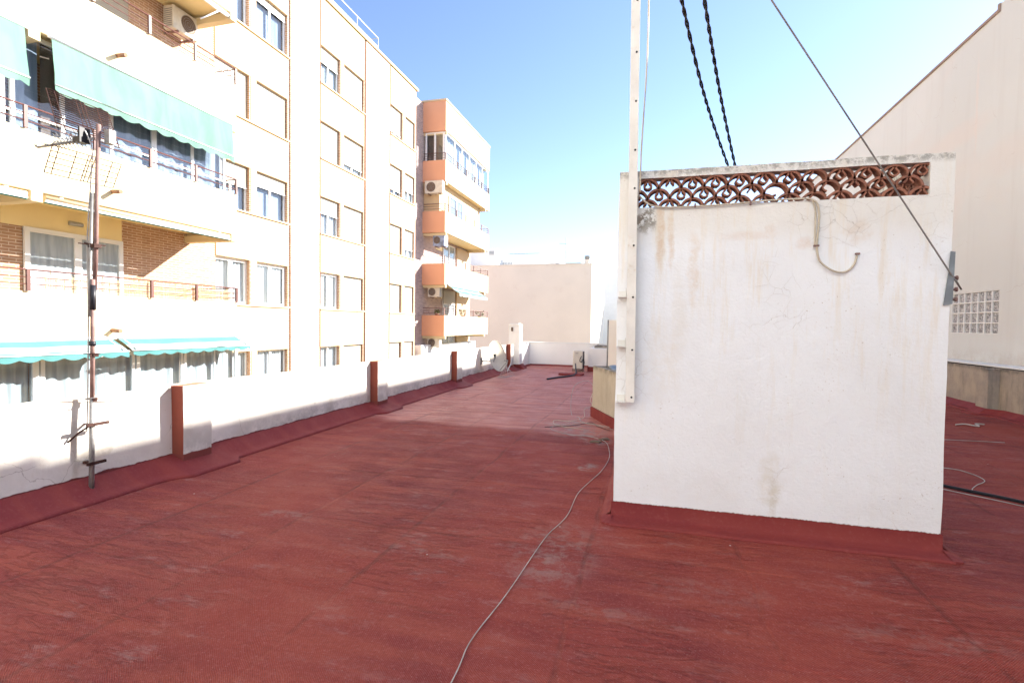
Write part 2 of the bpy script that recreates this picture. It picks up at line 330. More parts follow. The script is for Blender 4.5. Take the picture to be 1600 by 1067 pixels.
def parapet_mat(name='whitewashed_parapet', top=.88):
    m = NT(name, .88, .2); X, Y, Z = m.xyz(0), m.xyz(1), m.xyz(2)
    c = m.mix(m.ramp(m.noise(1.1, 4), .35, .65), (.78, .75, .70), (.70, .66, .59))
    c = m.mix(m.ramp(m.noise(1, 6, .75, stretch=(1, 2.2, .8)), .55, .75, 0, .45), c, (.55, .48, .38))
    low = m.math('MULTIPLY', m.ramp(Z, .42, .2), m.ramp(m.noise(3, 6, .75), .38, .62, .05, .75))
    low = m.math('MULTIPLY', low, m.ramp(Y, 4.2, 6.5, .25, 1)); c = m.mix(low, c, (.34, .32, .30))
    c = m.mix(m.math('MULTIPLY', m.ramp(Z, top-.1, top), m.ramp(m.noise(5, 6, .7), .4, .65, .1, .7)), c, (.60, .50, .38))
    for (cy, ry, cz, rz) in ((3.5, .10, .36, .10), (3.36, .04, .45, .4), (3.62, .08, .37, .06)):
        c = m.mix(m.math('MULTIPLY', m.blob(1, cy, ry, 2, cz, rz), m.ramp(m.noise(12, 5), .3, .5, .2, .8)), c, (.50, .45, .38))
    c = m.mix(m.math('MULTIPLY', m.ramp(m.noise(26, 4), .70, .74), .8), c, (.3, .27, .24))
    ck = crackmask(m, 1.6, .005, .5, .62); c = m.mix(m.math('MULTIPLY', ck, .6), c, (.35, .3, .25))
    ed = m.math('ADD', Z, m.math('MULTIPLY', m.math('SUBTRACT', m.noise(2.2, 4, .7), .5), .09)); c = m.mix(m.ramp(ed, .185, .178), c, (.165, .040, .038))
    m.col(c); m.bump(m.math('ADD', m.noise(40, 5, .7), m.math('MULTIPLY', m.noise(7, 4), 2)), .5, .006); return m.m
M['parapet'] = parapet_mat()
def concrete_mat(name, c1, c2, dark, z0=.55, z1=.9, drip=1.0, pinkish=0):
    m = NT(name, .9, .2); Z = m.xyz(2)
    c = m.mix(m.ramp(m.noise(1.8, 6, .7), .35, .65), c1, c2)
    d = m.noise(1, 6, .75, stretch=(7, 4, .7)); c = m.mix(m.ramp(d, .45, .7, 0, .6*drip), c, dark)
    c = m.mix(m.math('MULTIPLY', m.ramp(Z, z0, z1), m.ramp(m.noise(6, 6, .75), .35, .6, .1, .9)), c, tuple(x*.4 for x in dark))
    m.col(c); m.bump(m.math('ADD', m.noise(50, 5, .7), m.math('MULTIPLY', m.noise(8, 4), 2)), .6, .006); return m.m
M['concrete'] = concrete_mat('weathered_concrete', (.42, .36, .29), (.30, .27, .24), (.17, .16, .15), .78, .90)
M['tank'] = concrete_mat('sandy_concrete', (.50, .455, .38), (.43, .39, .32), (.24, .22, .19), .78, .92, .6)
def rightwall_mat():
    m = NT('pinkish_render', .9, .2); Z = m.xyz(2)
    c = m.mix(m.ramp(m.noise(.22, 4), .35, .65), (.69, .71, .695), (.64, .66, .645))
    dg = m.noise(1, 4, .6, stretch=(1, .22, .35), dist=.5); c = m.mix(m.ramp(dg, .5, .68, 0, .4), c, (.70, .64, .60))
    c = m.mix(m.ramp(m.noise(1, 5, .6, stretch=(1, 2.5, .2)), .5, .7, 0, .22), c, (.56, .54, .51))
    for (cy, ry, cz, rz, f) in ((14.8, 1.7, 6.2, .35, .5), (12.9, 1.2, 5.2, .5, .4), (17.5, 2.5, 5.0, .5, .35), (14.05, .07, 6.6, 1.4, .6)):
        c = m.mix(m.math('MULTIPLY', m.blob(1, cy, ry, 2, cz, rz), f), c, (.71, .65, .61))
    ck = crackmask(m, .7, .004, .5, .62); c = m.mix(m.math('MULTIPLY', ck, .35), c, (.45, .40, .36))
    c = m.mix(m.math('MULTIPLY', m.ramp(Z, 1.35, .93), m.ramp(m.noise(2.5, 6, .75), .35, .65, .1, .8)), c, (.50, .46, .42))
    m.col(c); m.bump(m.noise(30, 5, .7), .4, .008); return m.m
M['rightwall'] = rightwall_mat()

# ================================================================== SETTING
tag(MB().quad((-600, -600, -12), (600, -600, -12), (600, 600, -12), (-600, 600, -12)).build('ground', M['street']), kind='structure')
fl = MB(); fl.box(-4.95, 6.9, -9, 20.2, -.35, 0)
tag(fl.build('terrace_floor', M['floor']), kind='structure')
hb = MB(); hb.box(-5.05, 7.0, -9.05, 20.25, -12, -.36)
tag(hb.build('host_building', M['cream'], empty('own_building', (0, 5, -12), 'cream apartment block that carries the red roof terrace', 'building')), None)

# ================================================================== LEFT PARAPET
par = empty('parapet_wall', (-5, 5, 0), 'long whitewashed parapet with red painted pillars, left edge of the red terrace', 'wall')
p = MB(); p.box(-5.08, -4.9, -9, 20, -.3, .88); p.weather(.35, .012, 1.3); p.build('wall', M['parapet'], par, smooth=False)
PIL = (-3.6, .35, 4.31, 8.30, 12.2, 17.3)
def pillar_mat():
    m = NT('pillar_paint', .85, .25)
    sn = m.n.new('ShaderNodeSeparateXYZ'); m.l.new(m.geo.outputs['True Normal'], sn.inputs[0])
    face = m.ramp(sn.outputs[1], -.5, -.7)
    X = m.xyz(0); ed = m.math('ADD', X, m.math('MULTIPLY', m.math('SUBTRACT', m.noise(9, 4), .5), .03))
    face = m.math('MULTIPLY', face, m.ramp(ed, -4.74, -4.752))
    base = m.mix(m.ramp(m.noise(2, 5), .35, .65), (.72, .69, .63), (.60, .55, .48))
    base = m.mix(m.math('MULTIPLY', m.ramp(m.xyz(2), .5, .2), m.ramp(m.noise(4, 6, .75), .35, .6, .1, .6)), base, (.36, .34, .32))
    c = m.mix(face, base, m.mix(m.noise(6, 4), (.25, .062, .035), (.17, .045, .035)))
    top = m.ramp(sn.outputs[2], .5, .7); c = m.mix(top, c, (.4, .16, .10))
    z = m.math('ADD', m.xyz(2), m.math('MULTIPLY', m.math('SUBTRACT', m.noise(6, 4), .5), .06)); c = m.mix(m.ramp(z, .19, .18), c, (.185, .045, .038))
    m.col(c); m.bump(m.noise(35, 5), .5, .006); return m.m
M['pillar'] = pillar_mat()
for y in PIL:
    q = MB(); q.box(-4.91, -4.745, y, y+.36, -.02, .905); q.weather(.15, .006, 3); q.build('pillar', M['pillar'], par)
# red skirting with a lapped free edge, stepping out round the pillars
sk = MB(); ys = []; y = -9.0
while y < 20: ys.append(y); y += .12
def skx(y):
    o = 0
    for a in PIL:
        o = max(o, 1-min(1, max(0, (a-.16-y)/.10)) if y < a else (1-min(1, max(0, (y-a-.50)/.12))))
    return -4.62 + .14*o + .014*noise.noise(Vector((y*1.6, 0, 3)))
rows = []
for y in ys:
    xe = skx(y); zt = .175 + .015*noise.noise(Vector((y*.9, 1, 0)))
    pr = [(-4.893, zt), (-4.86, zt-.012), (xe-.13, .055), (xe-.05, .032), (xe-.008, .026+.004*noise.noise(Vector((y*4, 2, 0)))), (xe, .014), (xe-.004, -.01)]
    rows.append([sk.bm.verts.new((a, y, b)) for a, b in pr])
for r0, r1 in zip(rows, rows[1:]):
    for k in range(len(r0)-1): sk.bm.faces.new((r0[k], r1[k], r1[k+1], r0[k+1])).smooth = k != 4
sk.build('skirting', M['skirt'], par)

# far parapet with a sloped buttress and a dark joint
fp = empty('end_parapet', (0, 20.1, 0), 'low white wall closing the far end of the red terrace', 'wall')
q = MB(); q.box(-5.08, 6.9, 20, 20.18, -.3, .90); q.weather(.5, .01, 1.5); q.build('wall', M['white'], fp)
q = MB(); q.prism([(-4.89, 19.0, 0), (-4.89, 19.99, 0), (-4.89, 19.99, .88), (-4.89, 19.86, .88), (-4.89, 19.0, .22)], (.16, 0, 0)); q.build('buttress', M['white'], fp)
q = MB(); q.prism([(-4.7, 19.992, -.01), (-4.7, 19.90, -.01), (-4.7, 19.90, .012), (-4.7, 19.94, .03), (-4.7, 19.992, .055)], (11, 0, 0)); q.build('skirting', M['skirt'], fp)
q = MB(); q.box(-5.05, 6.9, 19.985, 20.22, .90, .925); q.build('coping', M['white'], fp)

# chimney in the far left corner
ch = empty('chimney', (-4.8, 18.2, 0), 'slim white rendered chimney with a small dark slot in the far corner', 'chimney')
q = MB(); q.box(-5.02, -4.62, 18.0, 18.4, 0, 1.56); q.weather(.12, .012, 3); q.build('stack', M['white'], ch)
q = MB(); q.prism([(-5.04, 17.98, 1.56), (-4.60, 17.98, 1.56), (-4.66, 17.98, 1.64), (-4.98, 17.98, 1.64)], (0, .44, 0)); q.build('cap', M['white'], ch, bevel=.015)
q = MB(); q.box(-4.93, -4.86, 17.975, 18.0, 1.36, 1.5); q.build('vent_slot', M['brownint'], ch)
q = MB(); q.prism([(-5.02, 17.985, .17), (-4.58, 17.985, .17), (-4.44, 17.985, .02), (-4.44, 17.985, -.01), (-5.02, 17.985, -.01)], (0, .46, 0)); q.build('skirting', M['skirt'], ch)

# ================================================================== STAIR ENCLOSURE
X0, X1, Y0, Y1, ZT = -.29, 2.02, 4.34, 5.75, 2.85
OX0, OX1, OZ0, OZ1, T = -.135, 1.87, 2.558, 2.79, .12
st = empty('stair_enclosure', (.86, 5.5, 0), 'white rendered stair housing with a terracotta lattice strip, stained and cracked', 'stair housing')
q = MB()
xs = [X0, OX0, OX1, X1]; zs = [-.02, OZ0, OZ1, ZT]
for i in range(3):
    for k in range(3):
        if i == 1 and k == 1: continue
        q.box(xs[i], xs[i+1], Y0, Y0+T, zs[k], zs[k+1])
def strip_dupes(bm):   # drop the internal faces between butted boxes
    bmesh.ops.remove_doubles(bm, verts=bm.verts, dist=1e-4); seen = {}
    for f in bm.faces: seen.setdefault(frozenset(v.index for v in f.verts), []).append(f)
    bmesh.ops.delete(bm, geom=[f for fs in seen.values() if len(fs) > 1 for f in fs], context='FACES')
q.bm.verts.index_update(); bmesh.ops.remove_doubles(q.bm, verts=q.bm.verts, dist=1e-4); q.bm.verts.index_update(); strip_dupes(q.bm)
q.weather(.10, .006, 2.2); q.build('front_wall', M['shaft'], st)
def side(xa, xb, name):
    q = MB(); ys_ = [Y0+T, Y0+T+.12, Y1-.12, Y1]
    for i in range(3):
        for k in range(3):
            if i == 1 and k == 1: continue
            q.box(xa, xb, ys_[i], ys_[i+1], zs[k], zs[k+1])
    q.bm.verts.index_update(); bmesh.ops.remove_doubles(q.bm, verts=q.bm.verts, dist=1e-4); q.bm.verts.index_update(); strip_dupes(q.bm)
    q.weather(.2, .005, 2.2); q.build(name, M['shaft'], st)
side(X0, X0+T, 'side_wall'); side(X1-T, X1, 'side_wall')
q = MB(); q.box(X0+T, X1-T, Y1-T, Y1, -.02, 2.4); q.build('rear_wall', M['shaft'], st)
q = MB(); q.box(X0+T, X1-T, Y0+T, Y1-T, 2.2, 2.36); q.build('roof_slab', M['concrete'], st)
q = MB()
for (a, b, c_, d, nx, ny) in ((X0-.014, X1+.014, 0, 0, 0, -1),):
    n = 40; rows = []
    for i in range(n+1):
        x = a + (b-a)*i/n; ye = 4.155 + .012*noise.noise(Vector((x*2, 0, 0)))
        pr = [(Y0-.004, .14), (Y0-.008, .05), (Y0-.03, .026), (ye+.05, .018), (ye+.012, .019+.003*noise.noise(Vector((x*5, 3, 0)))), (ye, .012), (ye+.004, -.01)]
        rows.append([q.bm.verts.new((x, u, v)) for u, v in pr])
    for r0, r1 in zip(rows, rows[1:]):
        for k in range(len(r0)-1): q.bm.faces.new((r0[k], r1[k], r1[k+1], r0[k+1])).smooth = k != 4
rows = []                                                           # the same lap down the left side
for i in range(30):
    y = 4.335 + (5.8-4.335)*i/29; pr = [(X0-.004, .14), (X0-.02, .05), (X0-.06, .024), (X0-.10, .014), (X0-.098, -.01)]
    rows.append([q.bm.verts.new((u, y, v)) for u, v in pr])
for r0, r1 in zip(rows, rows[1:]):
    for k in range(4): q.bm.faces.new((r0[k], r1[k], r1[k+1], r0[k+1])).smooth = True
rows = []
for i in range(30):
    y = 4.335 + (5.8-4.335)*i/29; pr = [(X1+.004, .14), (X1+.02, .05), (X1+.06, .024), (X1+.10, .014), (X1+.098, -.01)]
    rows.append([q.bm.verts.new((u, y, v)) for u, v in pr])
for r0, r1 in zip(rows, rows[1:]):
    for k in range(4): q.bm.faces.new((r0[k], r1[k], r1[k+1], r0[k+1])).smooth = True
for (sx, xe) in ((-1, X0), (1, X1)):                                # low flaps where the laps meet at the corners
    v = [q.bm.verts.new(p_) for p_ in ((xe+sx*.004, 4.335, .04), (xe+sx*.10, 4.335, .014), (xe+sx*.075, 4.19, .012), (xe+sx*.004, 4.165, .019), (xe+sx*.10, 4.335, -.01), (xe+sx*.085, 4.20, -.01), (xe+sx*.004, 4.155, -.01))]
    q.bm.faces.new((v[0], v[1], v[2], v[3])); q.bm.faces.new((v[1], v[4], v[5], v[2])); q.bm.faces.new((v[2], v[5], v[6], v[3]))
q.build('skirting', M['skirt'], st)
# terracotta lattice of scalloped arch tiles
lat = MB(); lat.box(OX0+.001, OX1-.001, Y0+.02, Y0+.10, OZ0-.006, OZ0+.002); lat = lat.build('lattice', M['terracotta'], st)
R_ = .0865
def strip2d(mb, pts, th, u0, v0, d0, d1, axis):
    n = len(pts); L = []
    for i in range(n):
        a = Vector(pts[max(i-1, 0)]); b = Vector(pts[min(i+1, n-1)]); t = (b-a).normalized(); nn = Vector((-t.y, t.x)); p = Vector(pts[i])
        L.append((p+nn*th/2, p-nn*th/2))
    def W(pp, d): return (u0+pp.x, d, v0+pp.y) if axis == 'x' else (d, u0+pp.x, v0+pp.y)
    V = [[mb.bm.verts.new(W(a, d0)), mb.bm.verts.new(W(b, d0)), mb.bm.verts.new(W(b, d1)), mb.bm.verts.new(W(a, d1))] for a, b in L]
    for A, B in zip(V, V[1:]):
        for k in range(4): mb.bm.faces.new((A[k], A[(k+1) % 4], B[(k+1) % 4], B[k])).smooth = False
    mb.bm.faces.new(V[0][::-1]); mb.bm.faces.new(V[-1])
def tile(u, v, variant, axis='x', d=(Y0+.012, Y0+.102)):
    mb = MB(); rnd = random.uniform
    arc = [(-R_*math.cos(t), R_*math.sin(t)) for t in [math.pi*k/16 for k in range(17)]]
    if v + .0 < OZ0 - .001:   # lowest row is cut by the sill
        arc = [p for p in arc if v + p[1] > OZ0 - .004]
    strip2d(mb, arc, .017, u, v, d[0], d[1], axis)
    tw = rnd(-.006, .006)
    for s in (-1, 1):
        if variant == 1 and s == 1: continue
        if variant == 2: continue
        pts = [(s*.012, R_-.006), (s*.009+tw, R_-.022), (s*.020+tw, R_-.034), (s*.030+tw, R_-.048), (s*.027+tw, R_-.062), (s*.012+tw, R_-.074), (s*.001+tw, R_-.078)]
        if variant == 3: pts = pts[:4]
        pts = [p for p in pts if v+p[1] > OZ0-.002]
        if len(pts) > 2: strip2d(mb, pts, .0125, u, v, d[0]+.008, d[1]-.008, axis)
    if variant in (1, 2) and v > OZ0:   # fallen shard lying in the arch below
        mb.obox(((u-.02, (d[0]+d[1])/2, v-.004) if axis == 'x' else ((d[0]+d[1])/2, u-.02, v-.004)), .05, .05, .009, ry=rnd(-.9, .9), rz=rnd(-.3, .3))
    mb.build('lattice_tile', M['terracotta'], lat)
apex = (2.786, 2.703, 2.620)
for r, az in enumerate(apex):
    off = 0 if r % 2 == 0 else .0865
    for i in range(-1, 12):
        u = -.065 + .173*i + off
        if u < OX0-.05 or u > OX1+.05: continue
        tile(u, az - R_, random.choices((0, 1, 2, 3), (.68, .12, .08, .12))[0])
for r, az in enumerate(apex):
    for i in range(10):
        u = Y0+T+.16 + .173*i + (0 if r % 2 == 0 else .0865)
        if u > Y1-.12: continue
        tile(u, az - R_, 0, 'y', (X1-.11, X1-.015))

# cable stapled under the lattice and down the wall
q = MB(); pts = spline([(-.135, 4.325, 2.66), (-.07, 4.322, 2.592), (.0, 4.322, 2.56), (.10, 4.322, 2.548), (.36, 4.322, 2.547), (.60, 4.322, 2.553), (.82, 4.322, 2.566), (1.02, 4.322, 2.568), (1.11, 4.322, 2.562), (1.155, 4.322, 2.53), (1.172, 4.322, 2.46), (1.172, 4.322, 2.37), (1.165, 4.322, 2.22), (1.18, 4.322, 2.12), (1.22, 4.318, 2.065), (1.29, 4.315, 2.022), (1.36, 4.318, 2.022), (1.41, 4.322, 2.07), (1.432, 4.33, 2.14)], 7)
q.tube(pts, .007, 6)
cb = q.build('wall_cable', M['conduit']); tag(cb, 'cream cable running under the lattice and hooking down the white wall', 'cable')
q = MB(); q.tube(spline([(1.13, 4.328, 2.55), (1.148, 4.325, 2.48), (1.15, 4.325, 2.36), (1.152, 4.325, 2.21)], 5), .0055, 6); q.build('second_strand', M['conduit'], cb)
for (x, z, w_, h_) in ((1.16, 2.215, .035, .012), (1.43, 2.15, .028, .012), (.3, 2.552, .012, .03), (.7, 2.552, .012, .03)):
    q = MB(); q.obox((x, 4.318, z), w_, .022, h_); q.build('cable_clip', M['rust'], cb)

# perforated steel angle post in front of the wall
sp = empty('steel_post', (-.17, 4.24, .99), 'tall white perforated steel angle post bolted to the left edge of the stair housing', 'post')
def lean(z): return -.165 - .018*(z-1)/3.2*1.0
def angle_post():
    q = MB(); z0, z1 = .99, 6.3; xr, xl = .034, -.036
    def sect(z): c_ = lean(z); return [(c_+xl, 4.245), (c_+xr, 4.230), (c_+xr, 4.236), (c_+xl+.006, 4.251), (c_+xl+.006, 4.32), (c_+xl, 4.32)]
    a = [q.bm.verts.new((*p, z0)) for p in sect(z0)]; b = [q.bm.verts.new((*p, z1)) for p in sect(z1)]
    for i in range(6): q.bm.faces.new((a[i], a[(i+1) % 6], b[(i+1) % 6], b[i]))
    q.bm.faces.new(a[::-1]); q.bm.faces.new(b); return q.build('angle', M['steelpaint'], sp)
angle_post()
q = MB()
for z in (1.03, 1.41, 1.83, 2.24, 2.69, 2.99, 3.37, 3.75, 4.15, 4.5):
    q.tube([(lean(z)+.012, 4.2345, z), (lean(z)+.012, 4.229+.002, z)], .0085, 8)
q.build('bolt_hole', M['black'], sp)
for z in (.985, 1.435, 1.835):
    q = MB(); q.box(-.275, lean(z)-.03, 4.245, 4.345, z-.004, z+.004); q.box(-.275, lean(z)-.03, 4.333, 4.345, z, z+.05)
    q.prism([(lean(z)-.046, 4.25, z), (lean(z)-.046, 4.33, z), (lean(z)-.046, 4.25, z+.07)], (.006, 0, 0)); q.build('bracket', M['steelpaint'], sp)
q = MB(); q.tube(spline([(-.155, 4.24, 5.2), (-.10, 4.235, 4.6), (-.085, 4.235, 4.1), (-.09, 4.235, 3.6), (-.108, 4.235, 3.2), (-.118, 4.235, 2.95), (-.12, 4.235, 2.7), (-.125, 4.26, 2.66)], 8), .006, 6); q.build('lead', M['conduit'], sp)

# twisted overhead cables
def twisted(name, A, B, C_, label):
    path = spline([A, B, C_], 60); ob = None
    root = empty(name, path[-1], label, 'cable', 'twisted black overhead cables')
    L = 0; prev = path[0]; acc = []
    for p_ in path: L += (p_-prev).length; acc.append(L); prev = p_
    t = (path[-1]-path[0]).normalized(); a = t.cross(Vector((0, 0, 1))).normalized(); b = t.cross(a)
    off = random.random()*9
    def ph(u): return u*26 + 2.2*noise.noise(Vector((u*1.7+off, 0, 0)))
    for k in range(2):
        q = MB(); q.tube([p_ + (a*math.cos(ph(s_)+k*math.pi) + b*math.sin(ph(s_)+k*math.pi))*.0075 for p_, s_ in zip(path, acc)], .0070, 6); q.build('strand', M['black'], root)
twisted('overhead_cable', (-.13, 2.2, 3.85), (.318, 4.298, 3.487), (.70, 5.45, 3.09), 'left one of two twisted black cables coming down over the lattice')
twisted('overhead_cable', (.02, 2.2, 3.75), (.44, 4.30, 3.49), (.74, 5.40, 3.10), 'right one of two twisted black cables coming down over the lattice')
# strain plate and stay wire
pl = empty('strain_plate', (2.02, 4.33, 1.95), 'grey zinc plate with bolts on the right corner of the white housing', 'bracket')
q = MB(); q.prism([(1.975, 4.322, 1.775), (2.028, 4.322, 1.785), (2.032, 4.322, 1.98), (2.034, 4.322, 2.15), (2.006, 4.322, 2.155), (2.0, 4.322, 2.03)], (0, .006, 0)); q.box(2.024, 2.03, 4.33, 4.42, 1.785, 2.15); q.build('plate', M['zinc'], pl)
for z in (1.97, 1.89, 1.82):
    q = MB(); q.tube([(2.02, 4.36, z), (2.07, 4.35, z)], .011, 8); q.tube([(2.055, 4.353, z), (2.067, 4.35, z)], .019, 6); q.build('bolt', M['rust'], pl)
q = MB(); q.tube(spline([(2.045, 4.33, 1.955), (1.98, 4.30, 2.03), (.664, 3.568, 3.631), (-.4, 2.976, 4.93)], 6), .0055, 6)
tag(q.build('stay_wire', M['galv']), 'grey stay wire slanting across the sky down to the plate', 'wire')

# ================================================================== TV ANTENNA ON THE LEFT PARAPET
an = empty('television_antenna', (-4.8, 3.42, .03), 'rusty mast with a grid reflector TV antenna standing against the left parapet', 'antenna')
def mx(z): return (-4.80 - .012*z, 3.42 + .028*z, z)
q = MB(); q.tube([mx(.03), mx(.9)], .021, 12); q.build('lower_pipe', M['galv'], an)
q = MB(); q.tube([mx(.88), mx(1.95)], .018, 12); q.build('middle_pipe', M['rust'], an)
q = MB(); q.tube([(-4.83, 3.445, 1.62), (-4.84, 3.46, 2.0), (-4.845, 3.495, 2.72)], .014, 8); q.build('thin_tube', M['galv'], an)
q = MB(); a0 = mx(1.9); q.tube([(a0[0], a0[1]+.015, 1.86), (-4.83, 3.545, 3.34)], .018, 12); q.build('upper_pipe', M['rust'], an)
q = MB(); q.tube([mx(1.68), mx(1.90)], .024, 12); q.tube([mx(1.36), mx(1.40)], .025, 12); q.build('tape', M['black'], an)
for (z, r) in ((2.25, 1), (1.28, .5), (.88, .3)):
    q = MB(); x, y, _ = mx(z); q.obox((x+.005, y+.01, z), .05*r+.025, .04*r+.025, .035); q.tube([(x+.035, y-.10*r, z+.01), (x+.035, y+.08*r, z+.01)], .005, 6); q.tube([(x-.035, y-.10*r, z+.01), (x-.035, y+.07*r, z+.01)], .005, 6); q.build('clamp', M['mastrust'], an)
q = MB(); q.box(-4.90, -4.76, 3.43, 3.46, .655, .665); q.box(-4.785, -4.765, 3.37, 3.56, .65, .675); q.tube([(-4.89, 3.29, .52), (-4.85, 3.36, .60), (-4.79, 3.42, .66)], .009, 6)
q.build('wall_bracket', M['mastrust'], an)
q = MB(); q.box(-4.90, -4.76, 3.42, 3.46, .305, .325); q.box(-4.785, -4.765, 3.37, 3.53, .305, .33); q.build('wall_bracket', M['mastrust'], an)
bx_ = -4.84; byy = 3.5; bz = 3.2
q = MB(); q.tube([(bx_, byy, bz), (-5.50, 3.49, 3.17)], .011, 8); q.build('boom', M['galv'], an)
q = MB()
for x in (-5.50, -5.38): q.tube([(x, 3.44, 3.185), (x, 3.54, 3.185)], .004, 5); q.obox((x, 3.49, 3.18), .03, .03, .02)
q.tube([(-5.32, 3.49, 3.18), (-4.94, 3.49, 3.2)], .003, 4)
for k in range(9):
    x = -5.30 + k*.042
    for s in (-1, 1): q.tube([(x, 3.49-.045*s, 3.145), (x+.02, 3.49+.045*s, 3.255)], .005, 4)
q.build('director', M['galv'], an)
q = MB(); q.obox((-4.955, 3.49, 3.19), .10, .09, .045); q.obox((-4.90, 3.47, 3.22), .02, .09, .13); q.build('dipole_box', M['black'], an)
q = MB(); q.obox((-4.77, 3.60, 3.24), .06, .06, .12); q.build('amplifier_box', M['galv'], an)
def grid(c0, c1, c2, nl, ns, name='reflector_grid'):      # c0->c1 along the long side, c0->c2 across
    q = MB(); c0, c1, c2 = map(Vector, (c0, c1, c2)); U = c1-c0; V = c2-c0
    for k in range(nl+1): q.tube([c0+V*k/nl, c0+V*k/nl+U], .0042, 4)
    for f in ns: q.tube([c0+U*f, c0+U*f+V], .0042, 4)
    q.build(name, M['mastrust'], an)
grid((-4.92, 3.27, 3.22), (-4.92, 3.80, 3.22), (-5.14, 3.33, 3.60), 16, (0, .12, .45, .52, .58, .8, 1))
grid((-4.95, 3.25, 3.07), (-4.95, 3.84, 3.08), (-5.10, 3.28, 2.86), 5, (0, .09, .33, .50, .54, .60, .86, 1))
q = MB(); q.tube(spline([(-4.93, 3.48, 3.27), (-4.88, 3.47, 3.25), (-4.85, 3.50, 3.1), (-4.86, 3.49, 2.8), (-4.87, 3.465, 2.3), (-4.85, 3.45, 1.7), (-4.84, 3.43, 1.0), (-4.83, 3.41, .6)], 6), .006, 6); q.build('lead', M['cablewhite'], an)
q = MB(); q.tube(spline([(-4.86, 1.2, .93), (-4.87, 2.4, .90), (-4.88, 3.1, .915), (-4.86, 3.5, .875), (-4.85, 3.75, .865), (-4.87, 4.0, .90), (-4.9, 4.25, .92), (-4.93, 5.2, .90)], 8), .004, 5)
tag(q.build('parapet_wire', M['conduit']), 'thin wire lying along the top of the left parapet', 'wire')

# ================================================================== SATELLITE DISH
sdn = empty('satellite_dish', (-4.55, 14.6, .5), 'yellowed white satellite dish on a wall arm at the left parapet', 'satellite dish')
q = MB(); Cc = Vector((-4.45, 14.72, .66)); nrm = Vector((.93, -.36, .26)).normalized(); a = nrm.cross(Vector((0, 0, 1))).normalized(); b = a.cross(nrm)
prev = None
for i in range(9):
    r = i/8; ring = []
    for k in range(36):
        t = 2*math.pi*k/36; ring.append(q.bm.verts.new(Cc + a*(math.cos(t)*r*.40) + b*(math.sin(t)*r*.46) + nrm*(.09*(r*r-1))))
    if prev:
        for k in range(36): q.bm.faces.new((prev[k], prev[(k+1) % 36], ring[(k+1) % 36], ring[k])).smooth = True
    prev = ring
bmesh.ops.remove_doubles(q.bm, verts=q.bm.verts, dist=1e-5)
M['dish'] = paint('yellowed_dish', (.62, .56, .44), .5, var=.12, sc=3, bst=0, dirt=(.5, .35, .2), dirta=.35)
q.build('reflector', M['dish'], sdn)
q = MB(); q.tube([Cc + a*(math.cos(2*math.pi*k/36)*.405) + b*(math.sin(2*math.pi*k/36)*.465) for k in range(37)], .008, 6); q.build('rim', M['conduit'], sdn)
q = MB(); q.tube([(-4.89, 14.55, .50), (-4.52, 14.60, .50), tuple(Cc - nrm*.1)], .02, 8); q.box(-4.90, -4.88, 14.47, 14.63, .40, .60); q.build('wall_arm', M['galv'], sdn)
q = MB(); f0 = Cc + nrm*.34 - b*.22; q.tube([Cc - b*.44 - nrm*.02, f0], .009, 6); q.build('feed_arm', M['galv'], sdn)
q = MB(); q.tube([f0, f0 - nrm*.10 + b*.04], .03, 10); q.build('receiver', M['galv'], sdn)
q = MB(); q.obox(tuple(Cc - nrm*.14), .12, .10, .18); q.build('bracket', M['black'], sdn)
q = MB()
for s in range(3): q.tube(spline([tuple(f0), (-4.25+.06*s, 14.4, .14), (-4.36, 14.5+.2*s, .04), (-4.2, 14.9+.2*s, .012), (-4.3+.1*s, 15.4, .02), (-4.5, 15.9, .25)], 8), .006, 5)
q.tube(spline([(-4.68, 17.25, .42), (-4.6, 16.9, .40), (-4.55, 16.6, .28), (-4.5, 16.0, .1)], 6), .018, 6)
q.build('lead', M['cablewhite'], sdn)

